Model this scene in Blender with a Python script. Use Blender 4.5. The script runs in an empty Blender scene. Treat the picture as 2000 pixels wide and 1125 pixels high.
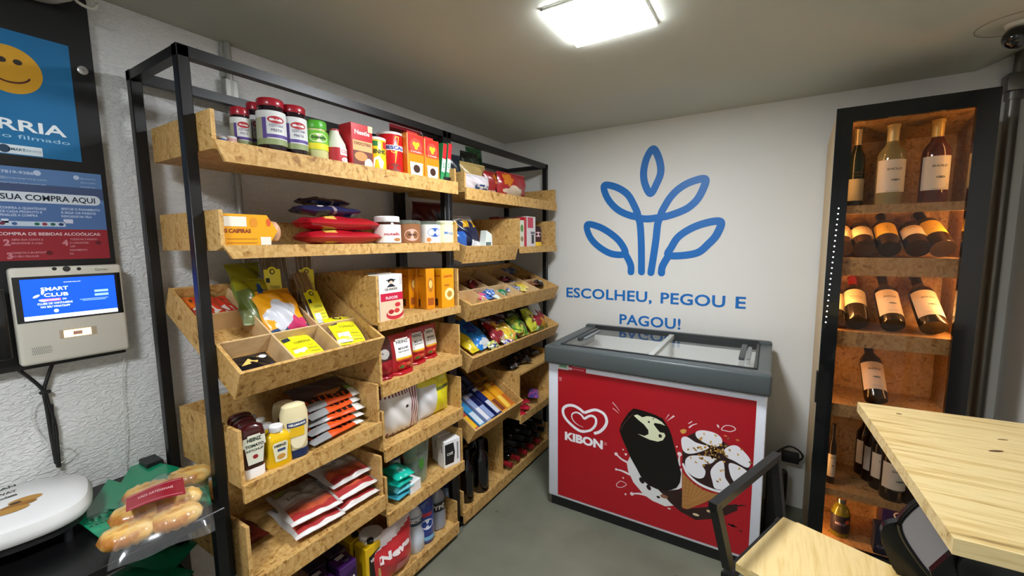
import bpy, bmesh, math, random
from mathutils import Vector, Matrix, Euler
R=math.radians
# ------------------------------------------------------------------ camera
FPX=821.54
H=1.45
def cam_axes(y,p,r):
    f=Vector((math.sin(y)*math.cos(p),math.cos(y)*math.cos(p),-math.sin(p)))
    rt=Vector((math.cos(y),-math.sin(y),0)); up=rt.cross(f)
    c,s=math.cos(r),math.sin(r)
    return c*rt+s*up,-s*rt+c*up,f
RT,UP,FW=cam_axes(-0.55117,0.11011,-0.0105)
scene=bpy.context.scene
COL=scene.collection
cd=bpy.data.cameras.new('camera'); cam=bpy.data.objects.new('camera',cd); COL.objects.link(cam)
cd.sensor_fit='HORIZONTAL'; cd.sensor_width=36; cd.lens=FPX/2000*36; cd.clip_start=.02
M=Matrix((RT,UP,-FW)).transposed().to_4x4(); M.translation=(0,0,H); cam.matrix_world=M
scene.camera=cam
# ------------------------------------------------------------------ world and exposure
w=bpy.data.worlds.new('world'); scene.world=w; w.use_nodes=True
w.node_tree.nodes['Background'].inputs[0].default_value=(.75,.78,.82,1)
w.node_tree.nodes['Background'].inputs[1].default_value=.15
scene.view_settings.view_transform='Standard'; scene.view_settings.look='None'
scene.view_settings.gamma=1; scene.view_settings.use_curve_mapping=False
scene.view_settings.exposure=0.88
LAMP_MAIN=68.0      # emission strength of the square ceiling panels
LAMP_REAR=72.0
LED_W=1.3
# ------------------------------------------------------------------ measuring helpers (pixel -> point on a known plane)
def ray(px,py): return (px-1000)/FPX*RT-(py-562.5)/FPX*UP+FW
def at(px,py,ax,val):
    d=ray(px,py); o=Vector((0,0,H)); i='xyz'.index(ax); return o+d*((val-o[i])/d[i])
def atplane(px,py,P,N):
    d=ray(px,py); o=Vector((0,0,H)); return o+d*((Vector(P)-o).dot(N)/d.dot(N))
def fy(px,X,z):      # y of a point with known x,z seen in column px
    k=(px-1000)/FPX; zz=z-H
    return (k*(X*FW.x+zz*FW.z)-(X*RT.x+zz*RT.z))/(RT.y-k*FW.y)
def fx(px,Y,z):
    k=(px-1000)/FPX; zz=z-H
    return (k*(Y*FW.y+zz*FW.z)-(Y*RT.y+zz*RT.z))/(RT.x-k*FW.x)
def fz(py,X,Y):
    m=(562.5-py)/FPX
    return H+(m*(X*FW.x+Y*FW.y)-(X*UP.x+Y*UP.y))/(UP.z-m*FW.z)
# ------------------------------------------------------------------ materials
def lin(h):
    h=h.lstrip('#'); o=[]
    for i in (0,2,4):
        c=int(h[i:i+2],16)/255; o.append(c/12.92 if c<=.04045 else ((c+.055)/1.055)**2.4)
    return (*o,1)
_M={}
def C(h,rough=.5,metal=0,trans=0,emit=0,coat=0,ior=1.45,alpha=1,name=None):
    key=(h,rough,metal,trans,emit,coat,ior,alpha)
    if key in _M: return _M[key]
    m=bpy.data.materials.new(name or ('paint_'+h.lstrip('#'))); m.use_nodes=True
    b=m.node_tree.nodes['Principled BSDF']; I=b.inputs
    I['Base Color'].default_value=lin(h); I['Roughness'].default_value=rough; I['Metallic'].default_value=metal
    I['Transmission Weight'].default_value=trans; I['IOR'].default_value=ior; I['Coat Weight'].default_value=coat
    I['Alpha'].default_value=alpha
    if emit: I['Emission Color'].default_value=lin(h); I['Emission Strength'].default_value=emit
    _M[key]=m; return m
def G(h): return C(h,.28,coat=.3)      # glossy printed film
def P(h): return C(h,.55)              # paper / card
def nodes(name):
    m=bpy.data.materials.new(name); m.use_nodes=True; nt=m.node_tree
    b=nt.nodes['Principled BSDF']
    def N(t,**k):
        n=nt.nodes.new(t)
        for a,v in k.items(): setattr(n,a,v)
        return n
    return m,nt,b,N
def ramp(n,stops):
    cr=n.color_ramp
    while len(cr.elements)<len(stops): cr.elements.new(.5)
    for e,(p,c) in zip(cr.elements,stops): e.position=p; e.color=lin(c) if isinstance(c,str) else c
def osb(name,dark,mid,light,spec=.35):
    m,nt,b,N=nodes(name); L=nt.links.new
    tc=N('ShaderNodeTexCoord'); prev=None
    base=N('ShaderNodeTexNoise'); base.inputs['Scale'].default_value=5; base.inputs['Detail'].default_value=3
    L(tc.outputs['Object'],base.inputs['Vector'])
    cols=[]
    for rot,sc,st in ((( .5,.7,.4),21,(.8,6.5,6.5)),((1.2,-.6,1.1),23,(6.5,.8,6.5)),((-.7,.4,-.5),25,(6,6,.8))):
        nz=N('ShaderNodeTexNoise'); nz.inputs['Scale'].default_value=7
        L(tc.outputs['Object'],nz.inputs['Vector'])
        ad=N('ShaderNodeMixRGB'); ad.blend_type='ADD'; ad.inputs[0].default_value=.10
        L(tc.outputs['Object'],ad.inputs[1]); L(nz.outputs['Color'],ad.inputs[2])
        mp=N('ShaderNodeMapping'); mp.inputs['Rotation'].default_value=rot; mp.inputs['Scale'].default_value=st
        L(ad.outputs[0],mp.inputs['Vector'])
        vo=N('ShaderNodeTexVoronoi'); vo.inputs['Scale'].default_value=sc*.55
        L(mp.outputs[0],vo.inputs['Vector'])
        sep=N('ShaderNodeSeparateColor'); L(vo.outputs['Color'],sep.inputs[0])
        cols.append(sep.outputs[0])
    a=N('ShaderNodeMath',operation='MAXIMUM'); L(cols[0],a.inputs[0]); L(cols[1],a.inputs[1])
    c=N('ShaderNodeMath',operation='ADD'); L(a.outputs[0],c.inputs[0]); L(cols[2],c.inputs[1])
    d=N('ShaderNodeMath',operation='MULTIPLY'); L(c.outputs[0],d.inputs[0]); d.inputs[1].default_value=.5
    fine=N('ShaderNodeTexNoise'); fine.inputs['Scale'].default_value=120; fine.inputs['Detail'].default_value=4
    mp2=N('ShaderNodeMapping'); mp2.inputs['Scale'].default_value=(1,.25,1); L(tc.outputs['Object'],mp2.inputs[0]); L(mp2.outputs[0],fine.inputs[0])
    e=N('ShaderNodeMath',operation='MULTIPLY_ADD'); L(fine.outputs[0],e.inputs[0]); e.inputs[1].default_value=.5; L(d.outputs[0],e.inputs[2])
    f=N('ShaderNodeMath',operation='SUBTRACT'); L(e.outputs[0],f.inputs[0]); f.inputs[1].default_value=.25
    r=N('ShaderNodeValToRGB'); ramp(r,[(.08,dark),(.32,mid),(.6,light),(.95,mid)]); L(f.outputs[0],r.inputs[0])
    mx=N('ShaderNodeMixRGB'); mx.blend_type='MULTIPLY'; mx.inputs[0].default_value=.35
    r2=N('ShaderNodeValToRGB'); ramp(r2,[(.3,'#b09a78'),(.7,'#ffffff')]); L(base.outputs[0],r2.inputs[0])
    L(r.outputs[0],mx.inputs[1]); L(r2.outputs[0],mx.inputs[2]); L(mx.outputs[0],b.inputs['Base Color'])
    b.inputs['Roughness'].default_value=.6; b.inputs['Specular IOR Level'].default_value=spec
    bp=N('ShaderNodeBump'); bp.inputs['Strength'].default_value=.15; bp.inputs['Distance'].default_value=.002
    L(f.outputs[0],bp.inputs['Height']); L(bp.outputs[0],b.inputs['Normal'])
    return m
OSB=osb('osb_board','#8a6230','#b98d4a','#d6b070')
OSBW=osb('wine_cabinet_board','#7c5a34','#a8824f','#c3a070')
def wood(name,c0,c1,c2,scale=(1,9,9)):
    m,nt,b,N=nodes(name); L=nt.links.new
    tc=N('ShaderNodeTexCoord'); mp=N('ShaderNodeMapping'); mp.inputs['Scale'].default_value=scale
    L(tc.outputs['Object'],mp.inputs[0])
    n1=N('ShaderNodeTexNoise'); n1.inputs['Scale'].default_value=2.2; n1.inputs['Detail'].default_value=5; n1.inputs['Distortion'].default_value=.6
    L(mp.outputs[0],n1.inputs[0])
    n2=N('ShaderNodeTexNoise'); n2.inputs['Scale'].default_value=9; n2.inputs['Detail'].default_value=6; L(mp.outputs[0],n2.inputs[0])
    a=N('ShaderNodeMath',operation='MULTIPLY_ADD'); L(n2.outputs[0],a.inputs[0]); a.inputs[1].default_value=.35; L(n1.outputs[0],a.inputs[2])
    r=N('ShaderNodeValToRGB'); ramp(r,[(.40,c0),(.56,c1),(.72,c2),(.95,c1)]); L(a.outputs[0],r.inputs[0])
    L(r.outputs[0],b.inputs['Base Color']); b.inputs['Roughness'].default_value=.42
    return m
PINE=wood('pine_board','#7d6436','#c6a96e','#dcc690',(1.5,20,20))
PINE2=wood('pine_seat','#b08c4c','#d6b674','#e6cc92',(15,1.3,15))
SIDEW=wood('cabinet_side_board','#a98b5c','#c2a273','#cdb080',(9,9,1))
def plaster(name,col,kind):
    m,nt,b,N=nodes(name); L=nt.links.new
    tc=N('ShaderNodeTexCoord'); nz=N('ShaderNodeTexNoise'); L(tc.outputs['Object'],nz.inputs[0])
    bp=N('ShaderNodeBump')
    if kind=='rough':
        nz.inputs['Scale'].default_value=95; nz.inputs['Detail'].default_value=2; nz.inputs['Distortion'].default_value=.7
        mp=N('ShaderNodeMapping'); mp.inputs['Scale'].default_value=(1,.75,1.5); L(tc.outputs['Object'],mp.inputs[0]); L(mp.outputs[0],nz.inputs[0])
        r=N('ShaderNodeValToRGB'); ramp(r,[(.42,(0,0,0,1)),(.62,(1,1,1,1))]); L(nz.outputs[0],r.inputs[0]); L(r.outputs[0],bp.inputs['Height'])
        bp.inputs['Strength'].default_value=.8; bp.inputs['Distance'].default_value=.0022
    else:
        nz.inputs['Scale'].default_value=14; nz.inputs['Detail'].default_value=4; L(nz.outputs[0],bp.inputs['Height'])
        bp.inputs['Strength'].default_value=.12; bp.inputs['Distance'].default_value=.004
    L(bp.outputs[0],b.inputs['Normal'])
    n2=N('ShaderNodeTexNoise'); n2.inputs['Scale'].default_value=1.3; n2.inputs['Detail'].default_value=4; L(tc.outputs['Object'],n2.inputs[0])
    r2=N('ShaderNodeValToRGB'); c=lin(col); ramp(r2,[(.3,tuple(x*.93 for x in c[:3])+(1,)),(.7,c)]); L(n2.outputs[0],r2.inputs[0])
    L(r2.outputs[0],b.inputs['Base Color']); b.inputs['Roughness'].default_value=.7 if kind!='rough' else .5
    return m
WALLR=plaster('textured_wall_paint','#dcdcda','rough'); WALLS=plaster('smooth_wall_paint','#dddcd6','smooth'); CEIL=plaster('ceiling_paint','#b9bbae','smooth')
def concrete():
    m,nt,b,N=nodes('concrete_floor'); L=nt.links.new
    tc=N('ShaderNodeTexCoord'); n=N('ShaderNodeTexNoise'); n.inputs['Scale'].default_value=2.5; n.inputs['Detail'].default_value=7; L(tc.outputs['Object'],n.inputs[0])
    r=N('ShaderNodeValToRGB'); ramp(r,[(.3,'#5f6152'),(.5,'#707263'),(.75,'#7e7f70')]); L(n.outputs[0],r.inputs[0])
    v=N('ShaderNodeTexVoronoi'); v.inputs['Scale'].default_value=7; L(tc.outputs['Object'],v.inputs[0])
    r2=N('ShaderNodeValToRGB'); ramp(r2,[(.03,'#6a675c'),(.075,'#ffffff')]); L(v.outputs[0],r2.inputs[0])
    mx=N('ShaderNodeMixRGB'); mx.blend_type='MULTIPLY'; mx.inputs[0].default_value=.6; L(r.outputs[0],mx.inputs[1]); L(r2.outputs[0],mx.inputs[2])
    L(mx.outputs[0],b.inputs['Base Color']); b.inputs['Roughness'].default_value=.5
    return m
FLOORM=concrete()
BLACK=C('#0c0c0d',.38,name='black_metal'); BLK=C('#151517',.5); WHITE=C('#e9e9e9',.4)
STEEL=C('#77746f',.35,.8,name='galvanised_steel'); CHROME=C('#d5d5d5',.12,1)
GLASS=C('#ffffff',.02,0,1,ior=1.45,name='clear_glass')
def thin_glass(name,tint='#ffffff',refl=.09,opac=.0,rough=.03,fres=1.45):
    m=bpy.data.materials.new(name); m.use_nodes=True; nt=m.node_tree; nt.nodes.clear(); N=nt.nodes.new; L=nt.links.new
    o=N('ShaderNodeOutputMaterial'); t=N('ShaderNodeBsdfTransparent'); t.inputs[0].default_value=lin(tint)
    g=N('ShaderNodeBsdfGlossy'); g.inputs['Roughness'].default_value=rough
    fr=N('ShaderNodeFresnel'); fr.inputs[0].default_value=fres
    mx=N('ShaderNodeMixShader'); ge=N('ShaderNodeNewGeometry'); iv=N('ShaderNodeMath'); iv.operation='SUBTRACT'; iv.inputs[0].default_value=1; L(ge.outputs['Backfacing'],iv.inputs[1]); ml=N('ShaderNodeMath'); ml.operation='MULTIPLY'; L(fr.outputs[0],ml.inputs[0]); L(iv.outputs[0],ml.inputs[1]); L(ml.outputs[0],mx.inputs[0]); L(t.outputs[0],mx.inputs[1]); L(g.outputs[0],mx.inputs[2])
    L(mx.outputs[0],o.inputs[0]); last=mx
    if opac:
        d=N('ShaderNodeBsdfDiffuse'); d.inputs[0].default_value=lin(tint if tint!='#ffffff' else '#dddddd'); m2=N('ShaderNodeMixShader'); m2.inputs[0].default_value=opac
        L(mx.outputs[0],m2.inputs[1]); L(d.outputs[0],m2.inputs[2]); L(m2.outputs[0],o.inputs[0])
    return m
PANE=thin_glass('glass_pane',fres=2.4); DOORG=thin_glass('cabinet_door_glass','#e8e4e0',fres=1.42)
FILM=thin_glass('clear_film','#ffffff',opac=.06,rough=.12,fres=1.5); CLEARJ=thin_glass('clear_jar','#e6f0e6',opac=.12,fres=1.5)
CLEARB=thin_glass('clear_bottle_plastic','#c9d6ea',opac=.16,fres=1.45)
# ------------------------------------------------------------------ mesh builder
_T={}
def text2d(s,bold=0,spacing=1.0):
    k=(s,bold,spacing)
    if k in _T: return _T[k]
    cu=bpy.data.curves.new('t','FONT'); cu.body=s; cu.size=1; cu.offset=bold; cu.space_character=spacing; cu.resolution_u=3
    ob=bpy.data.objects.new('t',cu); me=bpy.data.meshes.new_from_object(ob)
    vs=[(v.co.x,v.co.y) for v in me.vertices]; fs=[tuple(p.vertices) for p in me.polygons]
    bpy.data.objects.remove(ob); bpy.data.meshes.remove(me); bpy.data.curves.remove(cu)
    x0=min(v[0] for v in vs); x1=max(v[0] for v in vs); y1=.72+bold; y0=-bold if bold else 0
    vs=[((x-x0)/(x1-x0)-.5,(y-y0)/(y1-y0)) for x,y in vs]
    _T[k]=(vs,fs,(x1-x0)/(y1-y0)); return _T[k]
class MB:
    def __init__(s): s.v=[]; s.f=[]; s.m=[]; s.mats=[]
    def mi(s,m):
        if m not in s.mats: s.mats.append(m)
        return s.mats.index(m)
    def add(s,vs,fs,mat,T=None):
        o=len(s.v); s.v+=[(T@Vector(v)) if T else Vector(v) for v in vs]
        i=s.mi(mat)
        for f in fs: s.f.append(tuple(a+o for a in f)); s.m.append(i)
        return s
    def box(s,lo,hi,mat,bev=0,seg=2,T=None):
        if bev:
            bm=bmesh.new(); bmesh.ops.create_cube(bm,size=1)
            for v in bm.verts: v.co=Vector([lo[i]+(v.co[i]+.5)*(hi[i]-lo[i]) for i in range(3)])
            bmesh.ops.bevel(bm,geom=list(bm.edges),offset=bev,segments=seg,affect='EDGES',profile=.5)
            bm.verts.index_update(); vs=[v.co.copy() for v in bm.verts]; fs=[tuple(v.index for v in f.verts) for f in bm.faces]; bm.free()
            return s.add(vs,fs,mat,T)
        x0,y0,z0=lo; x1,y1,z1=hi
        vs=[(x0,y0,z0),(x1,y0,z0),(x1,y1,z0),(x0,y1,z0),(x0,y0,z1),(x1,y0,z1),(x1,y1,z1),(x0,y1,z1)]
        return s.add(vs,[(0,3,2,1),(4,5,6,7),(0,1,5,4),(1,2,6,5),(2,3,7,6),(3,0,4,7)],mat,T)
    def prism(s,pts,a,b,mat,ax='y',T=None):   # polygon (p,q) extruded along ax from a to b
        def m(p,q,t): return {'y':(p,t,q),'x':(t,p,q),'z':(p,q,t)}[ax]
        n=len(pts); vs=[m(p,q,a) for p,q in pts]+[m(p,q,b) for p,q in pts]
        fs=[tuple(range(n))[::-1],tuple(range(n,2*n))]+[(i,(i+1)%n,n+(i+1)%n,n+i) for i in range(n)]
        return s.add(vs,fs,mat,T)
    def lathe(s,prof,mat,n=28,T=None,sx=1,sy=1,power=2,cap=True):   # prof [(r,z)], optional squareness
        vs=[];fs=[]
        for r,z in prof:
            for i in range(n):
                a=2*math.pi*i/n; c,q=math.cos(a),math.sin(a)
                k=1 if power==2 else (abs(c)**power+abs(q)**power)**(-1/power)
                vs.append((r*c*sx*k,r*q*sy*k,z))
        for j in range(len(prof)-1):
            for i in range(n): fs.append((j*n+i,j*n+(i+1)%n,(j+1)*n+(i+1)%n,(j+1)*n+i))
        if cap:
            if prof[0][0]>1e-5: fs.append(tuple(range(n))[::-1])
            if prof[-1][0]>1e-5: fs.append(tuple((len(prof)-1)*n+i for i in range(n)))
        return s.add(vs,fs,mat,T)
    def tube(s,pts,r,mat,n=8,T=None):
        pts=[Vector(p) for p in pts]; vs=[];fs=[]
        up=Vector((0,0,1))
        for i,p in enumerate(pts):
            d=(pts[min(i+1,len(pts)-1)]-pts[max(i-1,0)]).normalized()
            a=d.cross(up)
            if a.length<.05: a=d.cross(Vector((1,0,0)))
            a.normalize(); b=d.cross(a)
            for k in range(n):
                t=2*math.pi*k/n; vs.append(p+a*math.cos(t)*r+b*math.sin(t)*r)
        for j in range(len(pts)-1):
            for i in range(n): fs.append((j*n+i,j*n+(i+1)%n,(j+1)*n+(i+1)%n,(j+1)*n+i))
        fs+= [tuple(range(n))[::-1],tuple((len(pts)-1)*n+i for i in range(n))]
        return s.add(vs,fs,mat,T)
    # --- flat printing on a surface S(u,v)->xyz
    def rect(s,S,u0,u1,v0,v1,mat,nu=1,nv=1,T=None):
        vs=[S(u0+(u1-u0)*i/nu,v0+(v1-v0)*j/nv) for j in range(nv+1) for i in range(nu+1)]
        fs=[(j*(nu+1)+i,j*(nu+1)+i+1,(j+1)*(nu+1)+i+1,(j+1)*(nu+1)+i) for j in range(nv) for i in range(nu)]
        return s.add(vs,fs,mat,T)
    def poly(s,S,pts,mat,T=None): return s.add([S(*p) for p in pts],[tuple(range(len(pts)))],mat,T)
    def ell(s,S,cu,cv,a,b,mat,n=20,rot=0,T=None):
        c,q=math.cos(rot),math.sin(rot)
        pts=[(cu,cv)]+[(cu+a*math.cos(t)*c-b*math.sin(t)*q,cv+a*math.cos(t)*q+b*math.sin(t)*c) for t in [2*math.pi*i/n for i in range(n)]]
        return s.add([S(*p) for p in pts],[(0,1+i,1+(i+1)%n) for i in range(n)],mat,T)
    def stroke(s,S,pts,w,mat,closed=False,T=None,w2=None):
        n=len(pts); L=[];Rr=[]
        for i,(u,v) in enumerate(pts):
            a=pts[(i-1)%n] if (closed or i>0) else pts[i]; b=pts[(i+1)%n] if (closed or i<n-1) else pts[i]
            du,dv=b[0]-a[0],b[1]-a[1]; l=math.hypot(du,dv) or 1
            k=(w if w2 is None else w+(w2-w)*i/(n-1))/2
            L.append(S(u-dv/l*k,v+du/l*k)); Rr.append(S(u+dv/l*k,v-du/l*k))
        m=n if closed else n-1
        return s.add(L+Rr,[(n+i,n+(i+1)%n,(i+1)%n,i) for i in range(m)],mat,T)
    def ring(s,S,pts,w,mat,T=None):
        from mathutils.geometry import tessellate_polygon
        n=len(pts); P_=[Vector((p[0],p[1],0)) for p in pts]
        def off(k):
            o=[]
            for i in range(n):
                d=(P_[(i+1)%n]-P_[i-1]).normalized(); q=P_[i]+Vector((d.y,-d.x,0))*k
                dm=min(((P_[j]-q).length) for j in range(n))
                if dm>abs(k)*.97: o.append(q)
            return o
        A_,B_=off(w/2),off(-w/2); al=A_+B_; fs=tessellate_polygon([A_,B_])
        return s.add([S(p.x,p.y) for p in al],[tuple(f) for f in fs],mat,T)
    def text(s,S,t,cu,v,mat,h=None,w=None,bold=.02,T=None,hh=None,sp=1.0):
        vs,fs,asp=text2d(t,bold,sp)
        if h is None: h=w/asp
        if w is None: w=h*asp
        return s.add([S(cu+x*w,v+y*h) for x,y in vs],fs,mat,T)
    def build(s,name,parent=None,smooth=True,T=None,angle=38):
        me=bpy.data.meshes.new(name); me.from_pydata([tuple((T@v) if T else v) for v in s.v],[],s.f)
        for m in s.mats: me.materials.append(m)
        me.polygons.foreach_set('material_index',s.m)
        if smooth:
            me.polygons.foreach_set('use_smooth',[True]*len(s.f)); me.update(); me.set_sharp_from_angle(angle=R(angle))
        me.update(); ob=bpy.data.objects.new(name,me); COL.objects.link(ob)
        if parent: ob.parent=parent
        return ob
def tag(o,label=None,cat=None,group=None,kind=None):
    if label: o['label']=label
    if cat: o['category']=cat
    if group: o['group']=group
    if kind: o['kind']=kind
    return o
def thing(name,label,cat,loc=(0,0,0),rz=0,group=None,mat=None):
    o=bpy.data.objects.new(name,None); COL.objects.link(o); o.empty_display_size=.02
    if mat is not None: o.matrix_world=mat
    else: o.location=loc; o.rotation_euler=(0,0,rz)
    return tag(o,label,cat,group)
def copy_tree(o,parent=None):
    c=o.copy(); COL.objects.link(c); c.parent=parent
    for ch in o.children: copy_tree(ch,c)
    return c
def struct(name,mb,smooth=False): return tag(mb.build(name,smooth=smooth),kind='structure')
def flat(y): return lambda u,v:(u,y,v)
def cyl(r,off=.0004): 
    q=r+off
    return lambda u,v:(q*math.sin(u/q),-q*math.cos(u/q),v)
def smooth_path(pts,k=6):
    P_=[Vector(p) for p in pts]; out=[]
    for i in range(len(P_)-1):
        a=P_[max(i-1,0)];b=P_[i];c=P_[i+1];d=P_[min(i+2,len(P_)-1)]
        for j in range(k):
            t=j/k; out.append(.5*((2*b)+(c-a)*t+(2*a-5*b+4*c-d)*t*t+(3*b-a-3*c+d)*t**3))
    out.append(P_[-1]); return out
def closed_path(pts,k=5):
    P_=[Vector(p) for p in pts]; n=len(P_); out=[]
    for i in range(n):
        a=P_[i-1];b=P_[i];c=P_[(i+1)%n];d=P_[(i+2)%n]
        for j in range(k):
            t=j/k; out.append(.5*((2*b)+(c-a)*t+(2*a-5*b+4*c-d)*t*t+(3*b-a-3*c+d)*t**3))
    return out
# ------------------------------------------------------------------ the setting
XL,XR,YB,YF,ZC=-1.66,.87,2.62,-1.7,2.145
m=MB(); m.box((XL-.05,YF-.05,-.06),(XR+.05,YB+.05,0),FLOORM); struct('floor',m)
m=MB(); m.box((XL-.05,YF-.05,ZC),(.70,YB+.05,ZC+.06),CEIL)
m.prism([(.70,ZC),(XR+.05,ZC+.085),(XR+.05,ZC+.14),(.70,ZC+.06)],YF-.05,YB+.05,CEIL,'y'); struct('ceiling',m)
m=MB(); m.box((XL-.05,YF-.05,0),(XL,YB+.05,ZC),WALLR); struct('wall_left',m)
m=MB(); m.box((XL,YB,0),(XR,YB+.05,ZC+.1),WALLS); struct('wall_back',m)
m=MB(); m.box((XR,YF-.05,0),(XR+.05,YB+.05,ZC+.1),WALLS); struct('wall_right',m)
m=MB(); m.box((XL,YF-.05,0),(XR,YF,ZC+.1),WALLS); struct('wall_front',m)
# ceiling lamps
def lamp(label,x0,x1,y0,y1,strength,col='#f6faff'):
    t=thing('ceiling_light',label,'ceiling light',((x0+x1)/2,(y0+y1)/2,ZC-.012)); a=(x1-x0)/2;b=(y1-y0)/2
    m=MB(); e=C(col,.5,emit=strength,name='lamp_diffuser'); m.box((-a+.003,-b+.003,0),(a-.003,b-.003,.008),e); m.build('diffuser',t,smooth=False)
    m=MB(); wf=C('#f2f2ee',.4)
    for lo,hi in (((-a,-b,0.004),(a,-b+.003,.0115)),((-a,b-.003,.004),(a,b,.0115)),((-a,-b,.004),(-a+.003,b,.0115)),((a-.003,-b,.004),(a,b,.0115))): m.box(lo,hi,wf)
    m.build('rim',t,smooth=False)
lamp('square white lit panel on the ceiling',-.625,-.345,1.20,1.475,LAMP_MAIN)
lamp('square lit ceiling panel behind the viewer',-.62,-.34,-.55,-.27,LAMP_REAR)
# wall logo and slogan, printed on the back wall
Sw=lambda u,v:(u,YB-.0015,v)
BLUE=C('#1069b6',.45,name='blue_wall_print')
def wp(px,py): p=at(px,py,'y',YB); return (p.x,p.z)
def c1(x,y): return (1090+x*.2,270+y*.2)
def c2(x,y): return (1090+x*.2,480+y*.2)
t=thing('wall_logo','blue line drawing of a plant with five open leaves on the back wall','wall logo',(-.62,YB,1.2))
m=MB(); T0=Matrix.Translation((.62,-YB,-1.2))
leaves=[[c1(930,105),c1(985,200),c1(1003,330),c1(960,450),c1(903,540),c1(850,450),c1(836,330),c1(868,190)],
 [c1(452,462),c1(560,475),c1(670,540),c1(735,640),c1(775,762),c1(640,730),c1(540,660),c1(470,560)],
 [c1(1435,400),c1(1405,520),c1(1330,630),c1(1210,710),c1(1010,765),c1(1065,625),c1(1160,510),c1(1290,430)],
 [c1(285,845),c1(400,865),c1(520,935),c1(610,1020),(1216,499),(1190,492),(1162,473),(1147,449)],
 [c1(1580,812),c1(1560,920),c1(1480,1020),c1(1350,1110),(1312,500),c2(1085,50),c1(1180,960),c1(1370,850)]]
# bottom leaf pair ends join their stems
leaves[3]=[c1(285,845),c1(400,865),c1(520,935),c1(610,1020),c2(655,75),c1(530,1130),c1(400,1060),c1(310,960)]
leaves[4]=[c1(1580,812),c1(1555,930),c1(1470,1030),c1(1340,1125),c2(1085,95),c1(1110,1060),c1(1190,950),c1(1370,850)]
Wd=.042
for li,lf in enumerate(leaves): m.ring(lambda u,v,k=li:(u,YB-.0015-.00006*k,v),[tuple(q) for q in closed_path([wp(*p) for p in lf],10)],Wd,BLUE,T0)
_k=[5]
def S_(pts):
    _k[0]+=1; k=_k[0]; m.stroke(lambda u,v:(u,YB-.0015-.00006*k,v),[tuple(q) for q in smooth_path([wp(*p) for p in pts])],Wd,BLUE,False,T0)
S_([c1(775,762),c1(800,830),c1(812,1000),c2(815,150),c2(815,255)])
S_([c1(1010,765),c1(975,830),c1(955,1000),c2(925,150),c2(907,262)])
S_([c1(765,775),c1(870,788),c1(1010,770)])
S_([c2(645,60),c2(690,140),c2(712,200),c2(712,255)])
S_([c2(1090,80),c2(1040,160),c2(1015,215),c2(1010,265)])
for e in (c2(815,255),c2(907,262),c2(712,255),c2(1010,265)):
    u,v=wp(*e); m.ell(lambda u,v:(u,YB-.00225,v),u,v,Wd/2,Wd/2,BLUE,T=T0)
m.build('plant_outline',t,smooth=False)
t=thing('wall_slogan','blue capital letters ESCOLHEU, PEGOU E PAGOU! on the back wall','wall lettering',(-.62,YB,1.0)); 
m=MB(); T0=Matrix.Translation((.62,-YB,-1.0))
def wline(s,l,r,mm,sp=1.0):
    (ul,vl),(ur,vr)=wp(*l),wp(*r); top=wp(l[0],l[1]-20)[1]
    return (ul+ur)/2,(vl+vr)/2,ur-ul
ul,vl=wp(*c2(82,500)); ur,vr=wp(*c2(1830,618)); hh=wp(*c2(82,400))[1]-vl
for wd,a,b in (('ESCOLHEU,',82,915),('PEGOU',1000,1630),('E',1730,1832)):
    yb=lambda q:500+(q-82)*(118/1748)
    u0,v0=wp(*c2(a,yb(a))); u1,v1=wp(*c2(b,yb(b)))
    m=MB(); m.text(Sw,wd,(u0+u1)/2,(v0+v1)/2,BLUE,h=hh,w=u1-u0,bold=.022,T=T0,sp=1.04); m.build('lettering',t,smooth=False)
m=MB(); ul,vl=wp(*c2(600,758)); ur,vr=wp(*c2(1195,825)); hh=wp(*c2(600,655))[1]-vl
m.text(Sw,'PAGOU!',(ul+ur)/2,(vl+vr)/2,BLUE,h=hh,w=ur-ul,bold=.022,T=T0,sp=1.04); m.build('lettering',t,smooth=False)
# ------------------------------------------------------------------ rack frame
XF,XK=-1.30,-1.60
t=thing('shelf_frame','black square-tube metal rack frame standing along the textured wall','shelving frame',(-1.45,1.54,0))
T0=Matrix.Translation((1.45,-1.54,0)); s=.028; ZT=1.952
POSTS=[.508,1.511,1.539,2.534]
for x in (XF,XK):
    for y in POSTS:
        x0=x if x==XF else x-.005
        m=MB(); m.box((x0-s/2,y,0),(x0+s/2,y+s,ZT),BLACK,.002,1,T=T0); m.build('post',t)
for x in (XF,XK):
    x0=x if x==XF else x-.005
    m=MB(); m.box((x0-s/2,.508,ZT-s),(x0+s/2,2.562,ZT),BLACK,T=T0); m.build('top_rail',t,smooth=False)
    m=MB(); m.box((x0-s/2,.508,.0),(x0+s/2,2.562,.02),BLACK,T=T0); m.build('bottom_rail',t,smooth=False)
for y in (POSTS[0],POSTS[1],POSTS[2],POSTS[3]):
    m=MB(); m.box((XK,y+.001,ZT-s+.001),(XF,y+s-.001,ZT-.001),BLACK,T=T0); m.build('cross_rail',t,smooth=False)
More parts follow.
